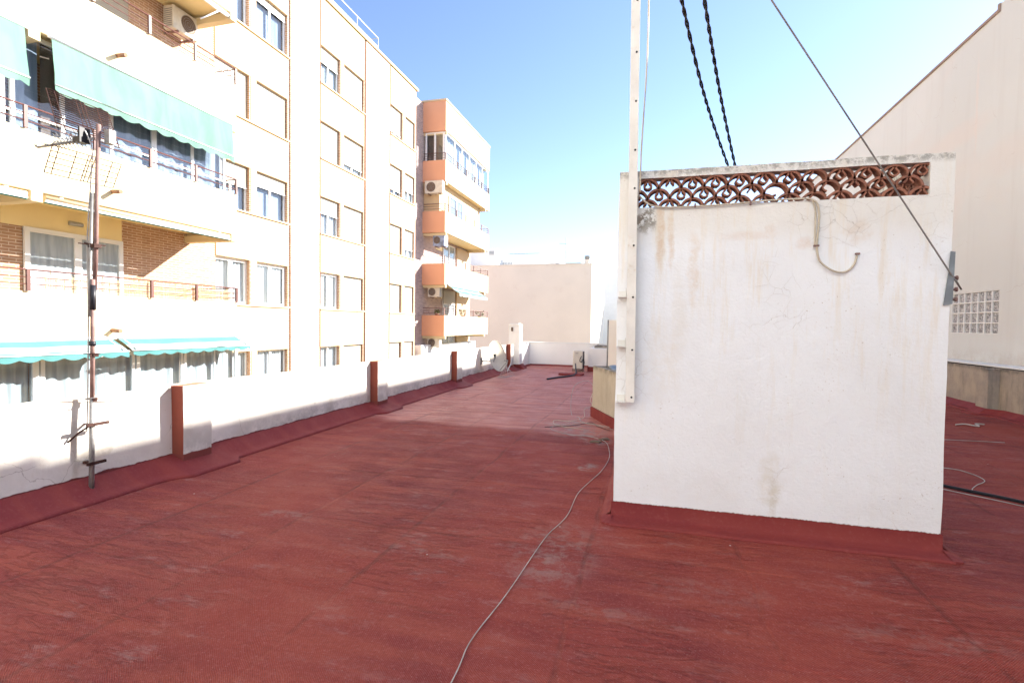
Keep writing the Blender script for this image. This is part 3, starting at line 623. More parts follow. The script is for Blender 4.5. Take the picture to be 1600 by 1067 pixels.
# ================================================================== THINGS ON THE FAR PART OF THE TERRACE
hs = empty('plant_box', (-1.5, 18.6, 0), 'low white rendered box with stained top beyond the concrete tank', 'plinth')
q = MB(); q.box(-2.14, 0, 18.05, 19.6, 0, .80); q.weather(.2, .008, 2); q.build('body', M['white'], hs)
q = MB(); q.box(-2.0, -.2, 18.6, 19.5, .80, .88); q.weather(.15, .02, 3); q.build('lid', M['concrete'], hs)
q = MB(); q.box(-2.16, .02, 18.02, 18.05, 0, .17); q.box(-2.165, -2.14, 18.02, 19.6, 0, .17); q.build('skirting', M['skirt'], hs)
def ac_unit(label, c, sx, sy, sz, face, fan=True, mat=None, group='air conditioner units'):   # face: '-y' or '+x'
    r = empty('air_conditioner', c, label, 'air conditioner', group); cx, cy, cz = c
    q = MB(); q.box(cx-sx/2, cx+sx/2, cy-sy/2, cy+sy/2, cz-sz/2, cz+sz/2); q.build('casing', mat or M['acwhite'], r, bevel=.015)
    q = MB()
    if face == '-y':
        fx = cx - sx*.14; rr = min(sz*.38, sx*.3)
        for k in range(1, 5): q.tube([(fx+math.cos(t)*rr*k/4, cy-sy/2-.008, cz+math.sin(t)*rr*k/4) for t in [math.pi*j/10 for j in range(21)]], .007, 4)
        for t in range(6): q.tube([(fx, cy-sy/2-.008, cz), (fx+math.cos(t*1.047)*rr, cy-sy/2-.008, cz+math.sin(t*1.047)*rr)], .006, 4)
        if fan:
            q.build('fan_grille', M['galv'], r)
            q = MB(); q.tube([(fx, cy-sy/2-.001, cz), (fx, cy-sy/2-.004, cz)], rr, 20); q.build('fan_opening', M['brownint'], r)
    else:
        rr = min(sz*.38, sy*.3); fy = cy + sy*.1
        for k in range(1, 5): q.tube([(cx+sx/2+.008, fy+math.cos(t)*rr*k/4, cz+math.sin(t)*rr*k/4) for t in [math.pi*j/10 for j in range(21)]], .006, 4)
        q.build('fan_grille', M['galv'], r)
        q = MB(); q.tube([(cx+sx/2+.001, fy, cz), (cx+sx/2+.004, fy, cz)], rr, 20); q.build('fan_opening', M['brownint'], r)
        q = MB()
        for k in range(9): q.box(cx-sx*.38, cx+sx*.38, cy-sy/2-.006, cy-sy/2, cz-sz*.4+k*sz*.09, cz-sz*.4+k*sz*.09+.018)
        q.build('side_grille', M['galv'], r)
    for s in (-.3, .3):
        q = MB()
        if face == '-y': q.box(cx+sx*s-.02, cx+sx*s+.02, cy-sy/2, cy+sy/2+.1, cz-sz/2-.05, cz-sz/2)
        else: q.box(cx-sx/2-.1, cx+sx/2, cy+sy*s-.02, cy+sy*s+.02, cz-sz/2-.05, cz-sz/2)
        q.build('bracket', M['rust'], r)
    return r
r = empty('air_conditioner', (-2.44, 17.95, .06), 'rust stained beige air conditioner standing on the red roof by the white box', 'air conditioner', 'air conditioner units')
q = MB(); q.box(-2.64, -2.30, 17.75, 18.0, .10, .73); q.build('casing', M['acwhite'], r, bevel=.02)
q = MB(); q.box(-2.30, -2.272, 17.77, 17.99, .12, .70); q.build('side_grille', M['black'], r)
q = MB(); q.tube(spline([(-2.34, 17.74, .55), (-2.40, 17.72, .40), (-2.34, 17.70, .34), (-2.28, 17.72, .45), (-2.24, 17.74, .3), (-2.3, 17.7, .1), (-2.5, 17.5, .01)], 6), .012, 5); q.build('hose', M['black'], r)
q = MB(); q.box(-2.66, -2.28, 17.74, 18.02, .0, .10); q.build('bracket', M['rust'], r)
q = MB(); q.obox((-2.50, 17.745, .64), .10, .008, .02); q.build('badge', M['galv'], r)

tk = empty('concrete_tank', (-.6, 9.3, 0), 'sandy concrete tank half hidden behind the stair housing', 'tank')
q = MB(); A = Vector((-1.0, 9.15, 0)); d1 = Vector((.40, -.92, 0)).normalized(); d2 = Vector((.92, .40, 0)).normalized()
def tankbox(mb, u0, u1, v0, v1, z0, z1):
    P = [A + d1*u + d2*v for u, v in ((u0, v0), (u1, v0), (u1, v1), (u0, v1))]
    mb.prism([(p_.x, p_.y, z0) for p_ in P], (0, 0, z1-z0))
for (u0, u1, v0, v1) in ((0, 1.6, 0, .1), (0, 1.6, 1.0, 1.1), (0, .1, .1, 1.0), (1.5, 1.6, .1, 1.0)): tankbox(q, u0, u1, v0, v1, 0, .89)
q.weather(.15, .01, 3); q.build('body', M['tank'], tk)
q = MB(); tankbox(q, .1, 1.5, .1, 1.0, .5, .72); q.build('filling', M['zinc'], tk)
q = MB(); tankbox(q, -.02, 1.62, -.03, 0, 0, .17); tankbox(q, -.03, -.0, 0, 1.1, 0, .17); q.build('skirting', M['skirt'], tk)
for (u, v, z, rz, l) in ((.5, .4, .93, .4, .5), (.9, .6, .95, -.3, .6), (.35, .75, .94, .9, .35)):
    p_ = A + d1*u + d2*v
    q = MB(); q.obox((p_.x, p_.y, z-.04), l, .22, .04, rz=rz, rx=.25); q.weather(.08, .02, 6)
    tag(q.build('slate_offcut', M['zinc']), 'blue grey sheet offcut lying across the concrete tank', 'sheet', 'offcuts on the tank')
q = MB(); q.tube([(-.74, 8.93, .70), (-.735, 8.93, 1.70)], .012, 8); tag(q.build('upright_stick', M['galv']), 'thin grey stick standing up out of the concrete tank', 'stick')
q = MB(); q.box(-1.17, -.3, 14.0, 14.5, 0, 1.75); q.weather(.15, .012, 3)
tag(q.build('concrete_block', M['beige']), 'tall pale concrete block beyond the tank with broken left edge', 'block')

# cables and rubbish on the roof
def cable(name, pts, r, mat, label, cat='cable', n=10):
    q = MB(); q.tube(spline(pts, n), r, 6); return tag(q.build(name, mat), label, cat)
cable('floor_cable', [(-.80, 1.0, .008), (-.83, 2.1, .008), (-.85, 2.42, .008), (-.80, 2.91, .008), (-.745, 3.75, .008), (-.68, 4.1, .008), (-.655, 4.34, .008), (-.65, 4.87, .008), (-.57, 5.35, .008), (-.51, 5.7, .008), (-.475, 6.2, .008), (-.50, 6.62, .008), (-.60, 7.15, .008), (-.85, 7.42, .008), (-1.13, 7.45, .008), (-1.48, 7.76, .008), (-1.42, 8.1, .008), (-1.18, 8.42, .008), (-.86, 8.3, .008), (-.59, 8.07, .008), (-.4, 7.9, .01)], .0032, M['cablewhite'], 'long white cable winding over the red roof towards the viewer')
cable('looped_cable', [(-.98, 9.2, .5), (-1.08, 9.15, .62), (-1.3, 9.2, .55), (-1.38, 9.2, .35), (-1.36, 9.1, .02), (-1.2, 8.9, .008), (-1.1, 8.5, .008), (-.85, 8.35, .008), (-.6, 8.2, .008)], .0042, M['cablewhite'], 'white cable looping out of the concrete tank wall')
cable('drain_cable', [(-.99, 9.1, .42), (-1.03, 9.06, .30), (-1.0, 9.05, .2), (-1.12, 8.98, .14), (-1.12, 8.9, .01), (-1.3, 8.5, .008), (-1.55, 8.5, .008), (-1.45, 8.1, .008), (-1.0, 7.9, .008)], .0042, M['conduit'], 'cream cable dropping from the tank into the grey patch')
cable('thin_black_wire', [(-1.6, 7.9, .006), (-1.2, 8.15, .006), (-.95, 8.5, .006), (-.8, 8.2, .006), (-.6, 7.95, .006)], .004, M['black'], 'thin black wire lying among the white cables', 'wire')
cable('black_hose', [(2.4, 6.6, .02), (2.91, 6.18, .02), (3.35, 5.82, .02), (3.7, 5.35, .02), (4.6, 4.3, .02), (5.4, 3.5, .02)], .016, M['black'], 'thick black hose on the roof right of the housing', 'hose')
cable('hose_side_cable', [(2.3, 6.6, .008), (2.86, 6.09, .008), (3.30, 5.72, .008), (3.64, 5.25, .008), (4.5, 4.25, .008), (5.3, 3.45, .008)], .0042, M['cablewhite'], 'white cable running beside the thick black hose')
cable('curled_cable', [(2.7, 7.2, .008), (3.32, 7.05, .008), (3.45, 6.9, .008), (3.45, 6.6, .008), (3.25, 6.35, .008), (3.12, 6.15, .008), (3.15, 6.0, .01)], .0042, M['cablewhite'], 'white cable curling towards the black hose')
cable('distant_cable', [(3.6, 8.85, .008), (4.17, 8.9, .008), (4.9, 8.95, .008)], .0042, M['cablewhite'], 'straight pale cable near the right parapet')
cable('scrap_pipe', [(-2.95, 14.8, .02), (-2.75, 15.3, .03), (-2.5, 15.8, .03), (-2.35, 16.4, .05), (-2.4, 16.8, .2), (-2.5, 17.4, .3)], .025, M['black'], 'dark drain hose from the air conditioner across the roof', 'hose')
q = MB()
for i in range(5): q.obox((-2.75+.12*i, 16.5+random.uniform(-.1, .1), .03), .28, .34, .05, rz=random.uniform(-.4, .4), rx=random.uniform(-.1, .1))
q.weather(.1, .02, 5); tag(q.build('folded_membrane', M['skirt']), 'red scrap of roofing membrane lying before the air conditioner', 'scrap')
for (x, y) in ((-.72, 7.1), (-.62, 7.3)):
    q = MB(); q.obox((x, y, .012), .14, .07, .02, rz=random.uniform(0, 3)); q.weather(.03, .012, 12); tag(q.build('leaf_litter', M['brownint']), 'dark clump of litter beside the white cables', 'litter', 'litter on the roof')
q = MB(); q.tube(spline([(4.95, 10.3, .02), (5.1, 10.35, .03), (5.25, 10.25, .02), (5.3, 10.45, .03), (5.45, 10.5, .02)], 5), .012, 5); tag(q.build('paper_scrap', M['cablewhite']), 'white twisted scrap by the right parapet', 'scrap')

# ================================================================== RIGHT PARAPET AND BUILDING
rp = empty('parapet_wall', (6.5, 8, 0), 'grey weathered concrete parapet with white top at the right edge', 'wall')
q = MB(); q.box(6.35, 6.86, -9, 20, -.3, .885); q.weather(.4, .012, 1.4); q.build('wall', M['concrete'], rp)
q = MB(); q.box(6.40, 6.895, -9, 20, .905, .925); q.build('coping', M['white'], rp)
for y in (11.82, 16.5, 6.5, 1.5):
    q = MB(); q.box(6.16, 6.36, y, y+.36, -.01, .87); q.weather(.15, .01, 3); q.build('pillar', M['concrete'], rp)
q = MB(); rows = []
for i in range(160):
    y = -9 + 29*i/159; o = 0
    for a_ in (11.82, 16.5, 6.5, 1.5):
        if a_-.1 < y < a_+.5: o = .2
    pr = [(6.345-o, .13+.02*noise.noise(Vector((y, 0, 9)))), (6.32-o, .11), (6.22-o, .03), (6.12-o, .02), (6.11-o, -.01)]
    rows.append([q.bm.verts.new((u, y, v)) for u, v in pr])
for r0, r1 in zip(rows, rows[1:]):
    for k in range(4): q.bm.faces.new((r0[k], r1[k], r1[k+1], r0[k+1]))
q.build('skirting', M['skirt'], rp)

rb = empty('neighbour_building', (12, 15, -12), 'tall pinkish white windowless gable with one glass block window, right side', 'building')
q = MB(); ga, gb, gc, gd = 12.97, 14.72, 1.54, 2.46
q.box(6.9, 20, -12, ga, -12, 8.3); q.box(6.9, 20, gb, 36, -12, 8.3); q.box(6.9, 20, ga, gb, -12, gc); q.box(6.9, 20, ga, gb, gd, 8.3); q.box(6.98, 20, ga, gb, gc, gd)
q.box(6.9, 20, 12.96, 13.33, 8.3, 8.46); q.build('wall', M['rightwall'], rb)
q = MB(); q.box(6.86, 7.1, 13.33, 36.05, 8.3, 8.36); q.box(6.86, 7.1, -12, 12.96, 8.3, 8.36); q.box(6.87, 7.1, 13.33, 13.40, 8.36, 8.47); q.build('coping', paint('brown_coping', (.35, .26, .22), .8), rb)
gw = MB(); cols, rws = 7, 4
gy = (gb-ga)/cols; gz = (gd-gc)/rws
for i in range(cols+1): gw.box(6.903, 6.985, ga+i*gy-.012, ga+i*gy+.012, gc-.002, gd+.002)
for k in range(rws+1):
    for i in range(cols): gw.box(6.905, 6.985, ga+i*gy+.012, ga+(i+1)*gy-.012, gc+k*gz-.012, gc+k*gz+.012)
gwin = gw.build('glass_block_window', M['white'], rb)
def gb_mat():
    m = NT('glass_block', .12, .6); f = m.noise(16, 4, .7, dist=1.5)
    m.col(m.mix(m.ramp(f, .40, .60), (.16, .16, .165), (.62, .62, .62))); m.bump(f, .8, .03); return m.m
GB = gb_mat()
for i in range(cols):
    for k in range(rws):
        q = MB(); q.box(6.93, 6.98, ga+i*gy+.013, ga+(i+1)*gy-.013, gc+k*gz+.013, gc+(k+1)*gz-.013); q.build('glass_block', GB, gwin, bevel=.012)

# ================================================================== LEFT APARTMENT BUILDING
ab = empty('apartment_building', (-18, 12, -12), 'long sunlit cream apartment block with brick recesses, balconies and roller shutters', 'building')
FX = -12.85; RX = -13.15; BX = -11.24
q = MB(); q.box(-24, FX, -12, 12.66, -12, 14.4); q.build('brick_wall', M['brick'], ab)
q = MB(); q.box(-24, RX, 12.66, 26.5, -12, 14.38); q.build('rear_wall', M['palebrick'], ab)
q = MB(); q.box(-24, -13.1, 26.5, 36.1, -12, 14.3); q.build('brick_wall', M['mottled'], ab)
SILL = (-.87, 2.12, 5.13, 8.1, 11.05); HH = 1.47
cols_ = ((12.84, 14.22, 14.52, 16.06), (17.95, 19.28, 19.55, 21.14), (23.56, 24.86, 25.16, 26.34))
piers = ((16.18, 17.87), (21.28, 23.46))
q = MB()
for a_, b_ in piers: q.box(RX, -12.83, a_, b_, -12, 14.36)
q.build('pier', M['palebrick'], ab)
q = MB()
for a_, b_ in ((16.06, 16.18), (17.87, 17.95), (21.14, 21.28), (23.46, 23.56), (26.34, 26.5), (12.66, 12.84)): q.box(RX, -12.875, a_, b_, -12, 14.37)
for c_ in cols_: 
    for s in SILL: q.box(RX, -12.86, c_[1], c_[2], s, s+HH)
q.build('brick_reveal', M['brick'], ab)
for ci, c_ in enumerate(cols_):
    y0, y1 = c_[0]+.001, c_[3]-.001
    zz = [-12] + [v for s in SILL for v in (s, s+HH)] + [14.37]
    for k in range(0, len(zz), 2):
        q = MB(); q.box(RX, -12.845, y0, y1, zz[k], zz[k+1]); q.build('spandrel', M['spandrel'], ab, bevel=.01)
        if k < len(zz)-2:
            s_ = MB(); s_.box(RX, -12.79, y0-.05, y1+.05, zz[k+1]-.03, zz[k+1]+.012); s_.build('sill', M['cream'], ab)
    for s in SILL:
        pf = MB(); pf.box(-12.86, -12.846, c_[1]+.05, c_[2]-.0, s+.01, s+HH); pf.build('mullion_pier', M['spandrel'], ab)

def curtain_mesh(x, y0, y1, z0, z1, amp=.025, wl_=.16):
    q = MB(); n = max(6, int((y1-y0)/.03)); prev = None
    for i in range(n+1):
        y = y0+(y1-y0)*i/n; xx = x + amp*math.sin(2*math.pi*y/wl_ + 1.3*math.sin(y*3)); cur = (q.bm.verts.new((xx, y, z0)), q.bm.verts.new((xx, y, z1)))
        if prev: q.bm.faces.new((prev[0], cur[0], cur[1], prev[1])).smooth = True
        prev = cur
    return q
def window(parent, x, y0, y1, z0, z1, shut=0, sash=2, inner='curtain', fr=.05, name='window', cd_=.10):
    """window in a plane facing +x; x = outer face of the frame"""
    q = MB(); q.box(x-.06, x, y0, y0+fr, z0, z1); q.box(x-.06, x, y1-fr, y1, z0, z1); q.box(x-.06, x, y0+fr, y1-fr, z0, z0+fr); q.box(x-.06, x, y0+fr, y1-fr, z1-fr, z1)
    for k in range(1, sash):
        yc = y0+(y1-y0)*k/sash; q.box(x-.05, x+.008, yc-fr*.75, yc+fr*.75, z0+fr, z1-fr)
    f = q.build(name, M['pvc'], parent)
    zt = z1 - (z1-z0)*shut
    if shut < .97:
        q = MB(); q.box(x-.036, x-.03, y0+fr, y1-fr, z0+fr, z1-fr); q.build('pane', M['glass'], f)
        if inner == 'curtain': curtain_mesh(x-cd_, y0+fr*.5, y1-fr*.5, z0, z1, .025 if cd_ > .06 else .008).build('curtain', M['curtain'], f)
        elif inner == 'grey': curtain_mesh(x-cd_, y0+fr*.5, y1-fr*.5, z0, z1, .025 if cd_ > .06 else .008).build('curtain', M['greycurtain'], f)
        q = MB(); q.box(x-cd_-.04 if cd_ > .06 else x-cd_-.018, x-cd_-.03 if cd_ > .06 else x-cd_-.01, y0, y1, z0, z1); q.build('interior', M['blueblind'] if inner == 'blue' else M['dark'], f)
    if shut > 0:
        q = MB(); q.box(x+.012, x+.03, y0+.01, y1-.01, zt, z1); q.build('shutter', M['shutter'], f)
        q = MB(); q.box(x+.010, x+.038, y0+.01, y1-.01, zt-.035, zt); q.build('shutter_bar', M['pvc'], f)
    return f
SH = {(4,0):(.0,.15),(4,1):(.38,.86),(4,2):(.84,.97),(3,0):(.98,.98),(3,1):(.98,.78),(3,2):(.8,.6),(2,0):(.45,.30),(2,1):(.42,.98),(2,2):(.98,.7),(1,0):(0,0),(1,1):(0,.98),(1,2):(.98,.98),(0,0):(0,0),(0,1):(0,.98),(0,2):(.98,.98)}
for r, s in enumerate(SILL):
    for ci, c_ in enumerate(cols_):
        for j in (0, 1):
            y0, y1 = c_[2*j], c_[2*j+1]
            window(ab, RX+.17, y0+.01, y1-.01, s+.014, s+HH-.002, SH[(r, ci)][j], 2, random.choice(('curtain', 'curtain', 'grey', 'blue')) if r > 1 else 'curtain', fr=.09 if r == 1 else .05)
for (y, z0, z1, x) in ((17.9, -2, 14.3, -12.82), (21.24, -2, 14.3, -12.86), (23.5, -2, 14.3, -12.82)):
    q = MB(); q.tube([(x, y, z0), (x, y, z1)], .018, 5); q.build('downpipe', M['spout'], ab)
# roof edge and railing
q = MB(); q.box(-24, -12.77, -12, 26.6, 14.4, 14.5); q.build('cornice', M['cream'], ab)
q = MB()
for z in (15.42, 15.0): q.tube([(-13.2, -5, z), (-13.2, 22.95, z), (-16, 22.95, z)], .022, 6)
for y in [22.95-1.85*k for k in range(14)]: q.tube([(-13.2, y, 14.45), (-13.2, y, 15.42)], .022, 6)
q.build('roof_railing', M['railwhite'], ab)

# balconies of the near bay
YE = 11.95
def rail_mesh(T, y0, y1, posts, x=BX+.03, ret=True, r=.016):
    q = MB()
    for z in (T+.40, T+.26, T+.13):
        q.tube([(x, y0, z), (x, y1, z)] + ([(FX+.05, y1, z)] if ret else []), r if z > T+.35 else r*.6, 6)
    for y in posts: q.box(x-.022, x+.022, y-.03, y+.03, T, T+.41)
    return q
POST = [y for y in (-4, -1.6, .8, 2.8, 4.8, 6.92, 8.15, 9.38, 10.6, 11.9)]
for T in (-.95, 2.1, 5.1, 8.1, 11.08, 14.1):
    if T > 0:
        q = MB(); q.box(BX-.12, BX, -12, YE, T-1.12, T); q.box(FX+.001, BX-.12, YE-.12, YE, T-1.12, T); q.build('balcony_wall', M['cream'], ab, bevel=.01)
        q = MB(); q.box(FX+.001, BX-.12, -12, YE-.12, T-1.05, T-.95); q.build('balcony_floor', M['yellow'], ab)
        for yb in (7.0, 11.75):
            q = MB(); q.box(FX+.001, BX+.02, yb, yb+.19, T-1.31, T-1.121); q.build('beam', M['yellow'] if T < 3 else M['cream'], ab)
    if 2 < T < 13:
        rl = rail_mesh(T, -11, YE-.04, [y for y in POST if y != 8.15 or T != 2.1]).build('railing', M['rail'], ab)
for (z, y) in ((7.26, 8.66), (4.33, 8.52), (1.36, 8.48)):
    q = MB(); q.tube([(BX-.02, y, z), (BX+.24, y, z-.015)], .045, 10); q.build('drain_spout', M['spout'], ab)
# storey at z 2.1: sliding door, yellow lintel wall, lamp
q = MB(); q.box(FX, FX+.012, 7.46, 9.95, 3.53, 4.06); q.build('lintel_wall', M['yellow'], ab)
window(ab, FX+.07, 7.84, 9.94, 1.15, 3.53, 0, 2, 'curtain', fr=.10, name='sliding_door', cd_=.045)
q = MB(); q.tube([(FX+.05, 8.72, 3.76), (FX+.05, 9.0, 3.76)], .05, 10); q.build('wall_lamp', M['aluminium'], ab)
window(ab, FX+.07, 4.0, 6.3, 1.15, 3.53, 0, 2, 'grey', fr=.08, name='sliding_door', cd_=.045)
# storey at z 5.1: glazed-in balcony
gl = MB(); mull = (-4, -2, 0, 2, 4, 5.6, 6.75, 7.75, 8.72, 9.70, 10.78, 11.80)
GX = -11.5
for y in mull: gl.box(GX-.05, GX, y-.035, y+.035, 5.02, 6.94)
for y in (6.9, 9.74): gl.box(GX-.05, GX+.012, y-.03, y+.03, 5.02, 6.94)
gl.box(GX-.05, GX-.002, -6, 11.85, 4.98, 5.06); gl.box(GX-.05, GX-.002, -6, 11.85, 6.90, 6.98); gl.box(GX-.05, GX-.003, -6, 11.85, 5.42, 5.46)
gf = gl.build('balcony_glazing', M['pvc'], ab)
q = MB(); q.box(GX-.03, GX-.025, -6, 11.8, 5.05, 6.92); q.build('pane', M['glass'], gf)
for (a_, b_, mt) in ((7.8, 11.78, 'blueblind'), (6.95, 7.4, 'blueblind'), (4, 6.7, 'curtain'), (7.45, 7.72, 'brownint')):
    q = curtain_mesh(GX-.14, a_, b_, 5.0, 6.98, .012, .3); q.build('blind', M[mt], gf)
# storey at z 8.1: shuttered door in the brick wall
window(ab, FX+.07, 8.0, 10.12, 7.15, 9.62, .75, 2, 'grey', fr=.06, name='sliding_door', cd_=.045)
# lowest storey: glazed-in balcony with white frames
gl = MB()
for y in (-3, -1, 1, 3, 5, 5.9): gl.box(BX-.05, BX, y-.05, y+.05, -.2, .80)
for y, w_ in ((7.04, .05), (7.16, .035), (8.95, .03), (9.06, .04), (10.19, .03), (10.28, .035), (11.18, .018), (11.92, .04)): gl.box(BX-.05, BX+(.006 if w_ > .036 else 0), y-w_, y+w_, -.2, .80)
gl.box(BX-.05, BX-.002, -6, 11.95, .80, .90); gl.box(BX-.05, BX-.002, -6, 11.95, -.25, -.2)
gf = gl.build('balcony_glazing', M['pvc'], ab)
q = MB(); q.box(BX-.03, BX-.025, -6, 11.9, -.2, .80); q.build('pane', M['glass'], gf)
for (a_, b_) in ((-5, 6.98), (7.0, 9.0), (9.02, 10.22), (10.24, 11.9)):
    q = curtain_mesh(BX-.12, a_, b_, -.3, .86, .02, .21); q.build('curtain', M['greycurtain'], gf)
q = MB(); q.box(FX, BX-.06, -12, YE, -1.2, -.26); q.box(FX, BX-.2, -12, YE-.05, .92, .98); q.build('balcony_floor', M['cream'], ab)

# the far wing
WX = -11.68; WY = 28.0; WE = 36.1
for (z0, z1) in ((.87, 2.08), (3.85, 5.08), (6.87, 8.1), (9.78, 11.0), (12.66, 14.35)):
    q = MB(); q.box(WX-.12, WX, WY+.004, WE, z0, z1); q.box(-13.1, WX-.12, WE-.12, WE, z0, z1); q.build('balcony_wall', M['spandrel'], ab, bevel=.01)
    q = MB(); q.box(-13.099, WX-.003, WY-.12, WY+.003, z0, z1); q.build('balcony_end', M['orange'], ab)
    q = MB(); q.box(-13.1, WX-.12, WY+.004, WE-.12, z0+.06, z0+.16); q.build('balcony_floor', M['yellow'], ab)
    q = MB(); q.box(-13.1, WX+.01, WY+.004, WY+.16, z0-.16, z0-.001); q.build('beam', M['cream'], ab)
    q = MB(); q.box(-13.1, WX+.01, 35.2, 35.36, z0-.16, z0-.001); q.build('beam', M['cream'], ab)
q = MB(); q.box(-24, WX+.04, WY-.16, WE+.04, 14.35, 14.45); q.build('cornice', M['spandrel'], ab)
for T in (2.08, 5.08, 8.1, 11.0):
    q = MB()
    for z in (T+.42, T+.28, T+.14): q.tube([(-13.05, WY-.06, z), (WX-.03, WY-.06, z), (WX-.03, WE-.06, z), (-13.05, WE-.06, z)], .02 if z > T+.4 else .012, 5)
    for y in (WY-.06, 29.8, 31.4, 33.0, 34.5, WE-.06): q.box(WX-.055, WX-.005, y-.03, y+.03, T, T+.43)
    q.build('railing', M['rail'] if T > 10 else M['rust'], ab)
# glazed top storey of the wing
q = MB()
for y in (28.1, 29.45, 30.75, 32.05, 33.4, 34.7, 36.0): q.box(WX-.13, WX-.07, y-.06, y+.06, 11.0, 12.65)
for x in (-12.95, -12.40, -11.86): q.box(x-.05, x+.05, WY+.0, WY+.05, 11.0, 12.65)
q.box(WX-.13, WX-.072, WY, WE, 12.55, 12.65); q.box(-13.0, -11.8, WY+.002, WY+.05, 12.57, 12.65)
gf = q.build('balcony_glazing', M['pvc'], ab)
q = MB(); q.box(WX-.11, WX-.10, WY+.1, WE-.05, 11.0, 12.6); q.box(-12.95, -11.85, WY+.02, WY+.03, 11.0, 12.6); q.build('pane', M['glass'], gf)
q = curtain_mesh(WX-.30, WY+.5, WE-.3, 11.0, 12.6, .03, .5); q.build('curtain', M['greycurtain'], gf)
q = MB(); q.box(-13.0, -11.95, WY+.3, WY+.33, 11.0, 12.6); q.build('interior', M['brownint'], gf)
# walls inside the lower wing balconies
q = MB(); q.box(-13.09, -12.1, WY+.02, 35.2, 8.0, 9.85); q.build('infill_wall', M['spandrel'], ab)
window(ab, -12.03, 29.4, 31.7, 8.02, 9.35, 0, 2, 'blue', fr=.07, name='sliding_door', cd_=.045)
for (z0, lab) in ((5.0, 0), (2.0, 1), (-.95, 2)):
    window(ab, -13.03, 30.9, 32.9, z0, z0+1.75, .0 if lab != 1 else .5, 2, 'grey' if lab == 0 else 'curtain', fr=.07, name='sliding_door', cd_=.045)
    q = MB(); q.box(-13.09, -12.98, 33.2, 35.6, z0, z0+1.78); q.build('infill_wall', M['spandrel'], ab)
    q = MB(); q.box(-13.09, -13.06, 29.8, 30.8, z0+1.2, z0+1.85); q.build('lintel_wall', M['yellow'], ab)
q = MB(); q.box(-13.06, -13.0, 27.0, 36, -1.3, -.3); q.box(-13.08, -12.6, 26.8, 36, -1.0, .35); q.build('garden_wall', M['white'], ab)

# awnings
def awning(label, y0, y1, zt, zb, xt, xb, mat, drop=.13, group='awnings on the apartment block', scal=.27, arm=False):
    r = empty('awning', (xt, (y0+y1)/2, zt), label, 'awning', group)
    q = MB(); n = int((y1-y0)/.05); rows = []; prof = [(0, 0), (.25, .22), (.5, .48), (.75, .75), (1, 1)]
    for i in range(n+1):
        y = y0+(y1-y0)*i/n; row = []
        for u, v in prof:
            wob = .02*math.sin(y*5+u*3)*u*(1-u)*3 + .05*u*noise.noise(Vector((y*1.9, u*2.5, zt)))
            row.append(q.bm.verts.new((xt+(xb-xt)*u+wob, y, zt+(zb-zt)*v)))
        rows.append(row)
    for a_, b_ in zip(rows, rows[1:]):
        for k in range(len(prof)-1): q.bm.faces.new((a_[k], b_[k], b_[k+1], a_[k+1])).smooth = True
    q.build('canopy', mat, r)
    q = MB(); prev = None; n = int((y1-y0)/.03)
    for i in range(n+1):
        y = y0+(y1-y0)*i/n; dz = drop*(.62+.38*abs(math.sin(math.pi*(y-y0)/scal))); x_ = xb+.012*math.sin(y*7)
        cur = (q.bm.verts.new((xb+.003, y, zb)), q.bm.verts.new((x_, y, zb-dz)))
        if prev: q.bm.faces.new((prev[0], cur[0], cur[1], prev[1])).smooth = True
        prev = cur
    q.build('valance', mat, r)
    q = MB(); q.tube([(xt, y0-.05, zt+.03), (xt, y1+.05, zt+.03)], .035, 8); q.build('roller', M['pvc'], r)
    q = MB(); q.tube([(xb+.01, y0, zb), (xb+.01, y1, zb)], .012, 6); q.build('front_bar', M['pvc'], r)
    if arm:
        for y in (y0+.1, y1-.1):
            q = MB(); q.tube([(xt, y, zt), (xb, y, zb+.02)], .014, 6); q.build('arm', M['pvc'], r)
    return r
awning('large sea green awning let down over the glazed balcony', 7.36, 11.76, 6.93, 6.06, -11.19, -11.12, M['awning'], .16, scal=.42)
awning('sea green awning at the left frame edge, let down over the glazed balcony', 3.0, 6.92, 6.9, 5.98, -11.19, -11.08, M['awning'], .16, scal=.42)
awning('turquoise striped awning at the left end above the lowest windows', 2.5, 8.44, 1.17, .93, -11.18, -10.72, M['awning2'], .13, scal=.36, arm=True)
awning('turquoise striped awning at the right end above the lowest windows', 8.56, 11.9, 1.17, .93, -11.18, -10.75, M['awning2'], .12, scal=.36, arm=True)
awning('small blue green awning on the orange sided wing', 28.3, 33.5, 3.88, 3.35, -11.66, -10.9, M['awning2'], .16, scal=.45, arm=True)
q = MB(); q.box(-10.9, -10.87, 29.8, 33.4, 3.1, 3.3); q.box(-10.8, -10.77, 33.9, 35.9, 3.1, 3.3)
def roller(label, y0, y1, z, x=-11.27):
    r = empty('rolled_awning', (x, y0, z), label, 'awning', 'rolled up awnings under the balconies')
    q = MB(); q.tube([(x, y0, z), (x, y1, z)], .05, 10); q.build('rolled_cloth', M['spandrel'], r)
    q = MB(); q.box(x-.0, x+.045, y0, y1, z-.085, z-.045); q.build('front_bar', M['pvc'], r)
    q = MB(); q.box(x-.03, x+.02, y0, y1, z-.10, z-.088); q.build('valance', M['tealplastic'], r)
    for y in (y0+.3, y1-.3): q = MB(); q.box(x-.07, x+.0, y-.03, y+.03, z+.03, z+.09); q.build('bracket', M['pvc'], r)
roller('rolled up awning under the balcony slab above the reed screen', 7.25, 11.7, 3.90)
roller('short rolled up awning at the left frame edge under the balcony slab', 3.2, 6.95, 3.90)
r = empty('rolled_awning', (-11.3, 11, 9.9), 'rolled awning with one loose white arm under the topmost balcony', 'awning', 'rolled up awnings under the balconies')
q = MB(); q.tube([(-11.3, 7.3, 9.86), (-11.3, 11.75, 9.86)], .055, 10); q.build('rolled_cloth', M['pvc'], r)
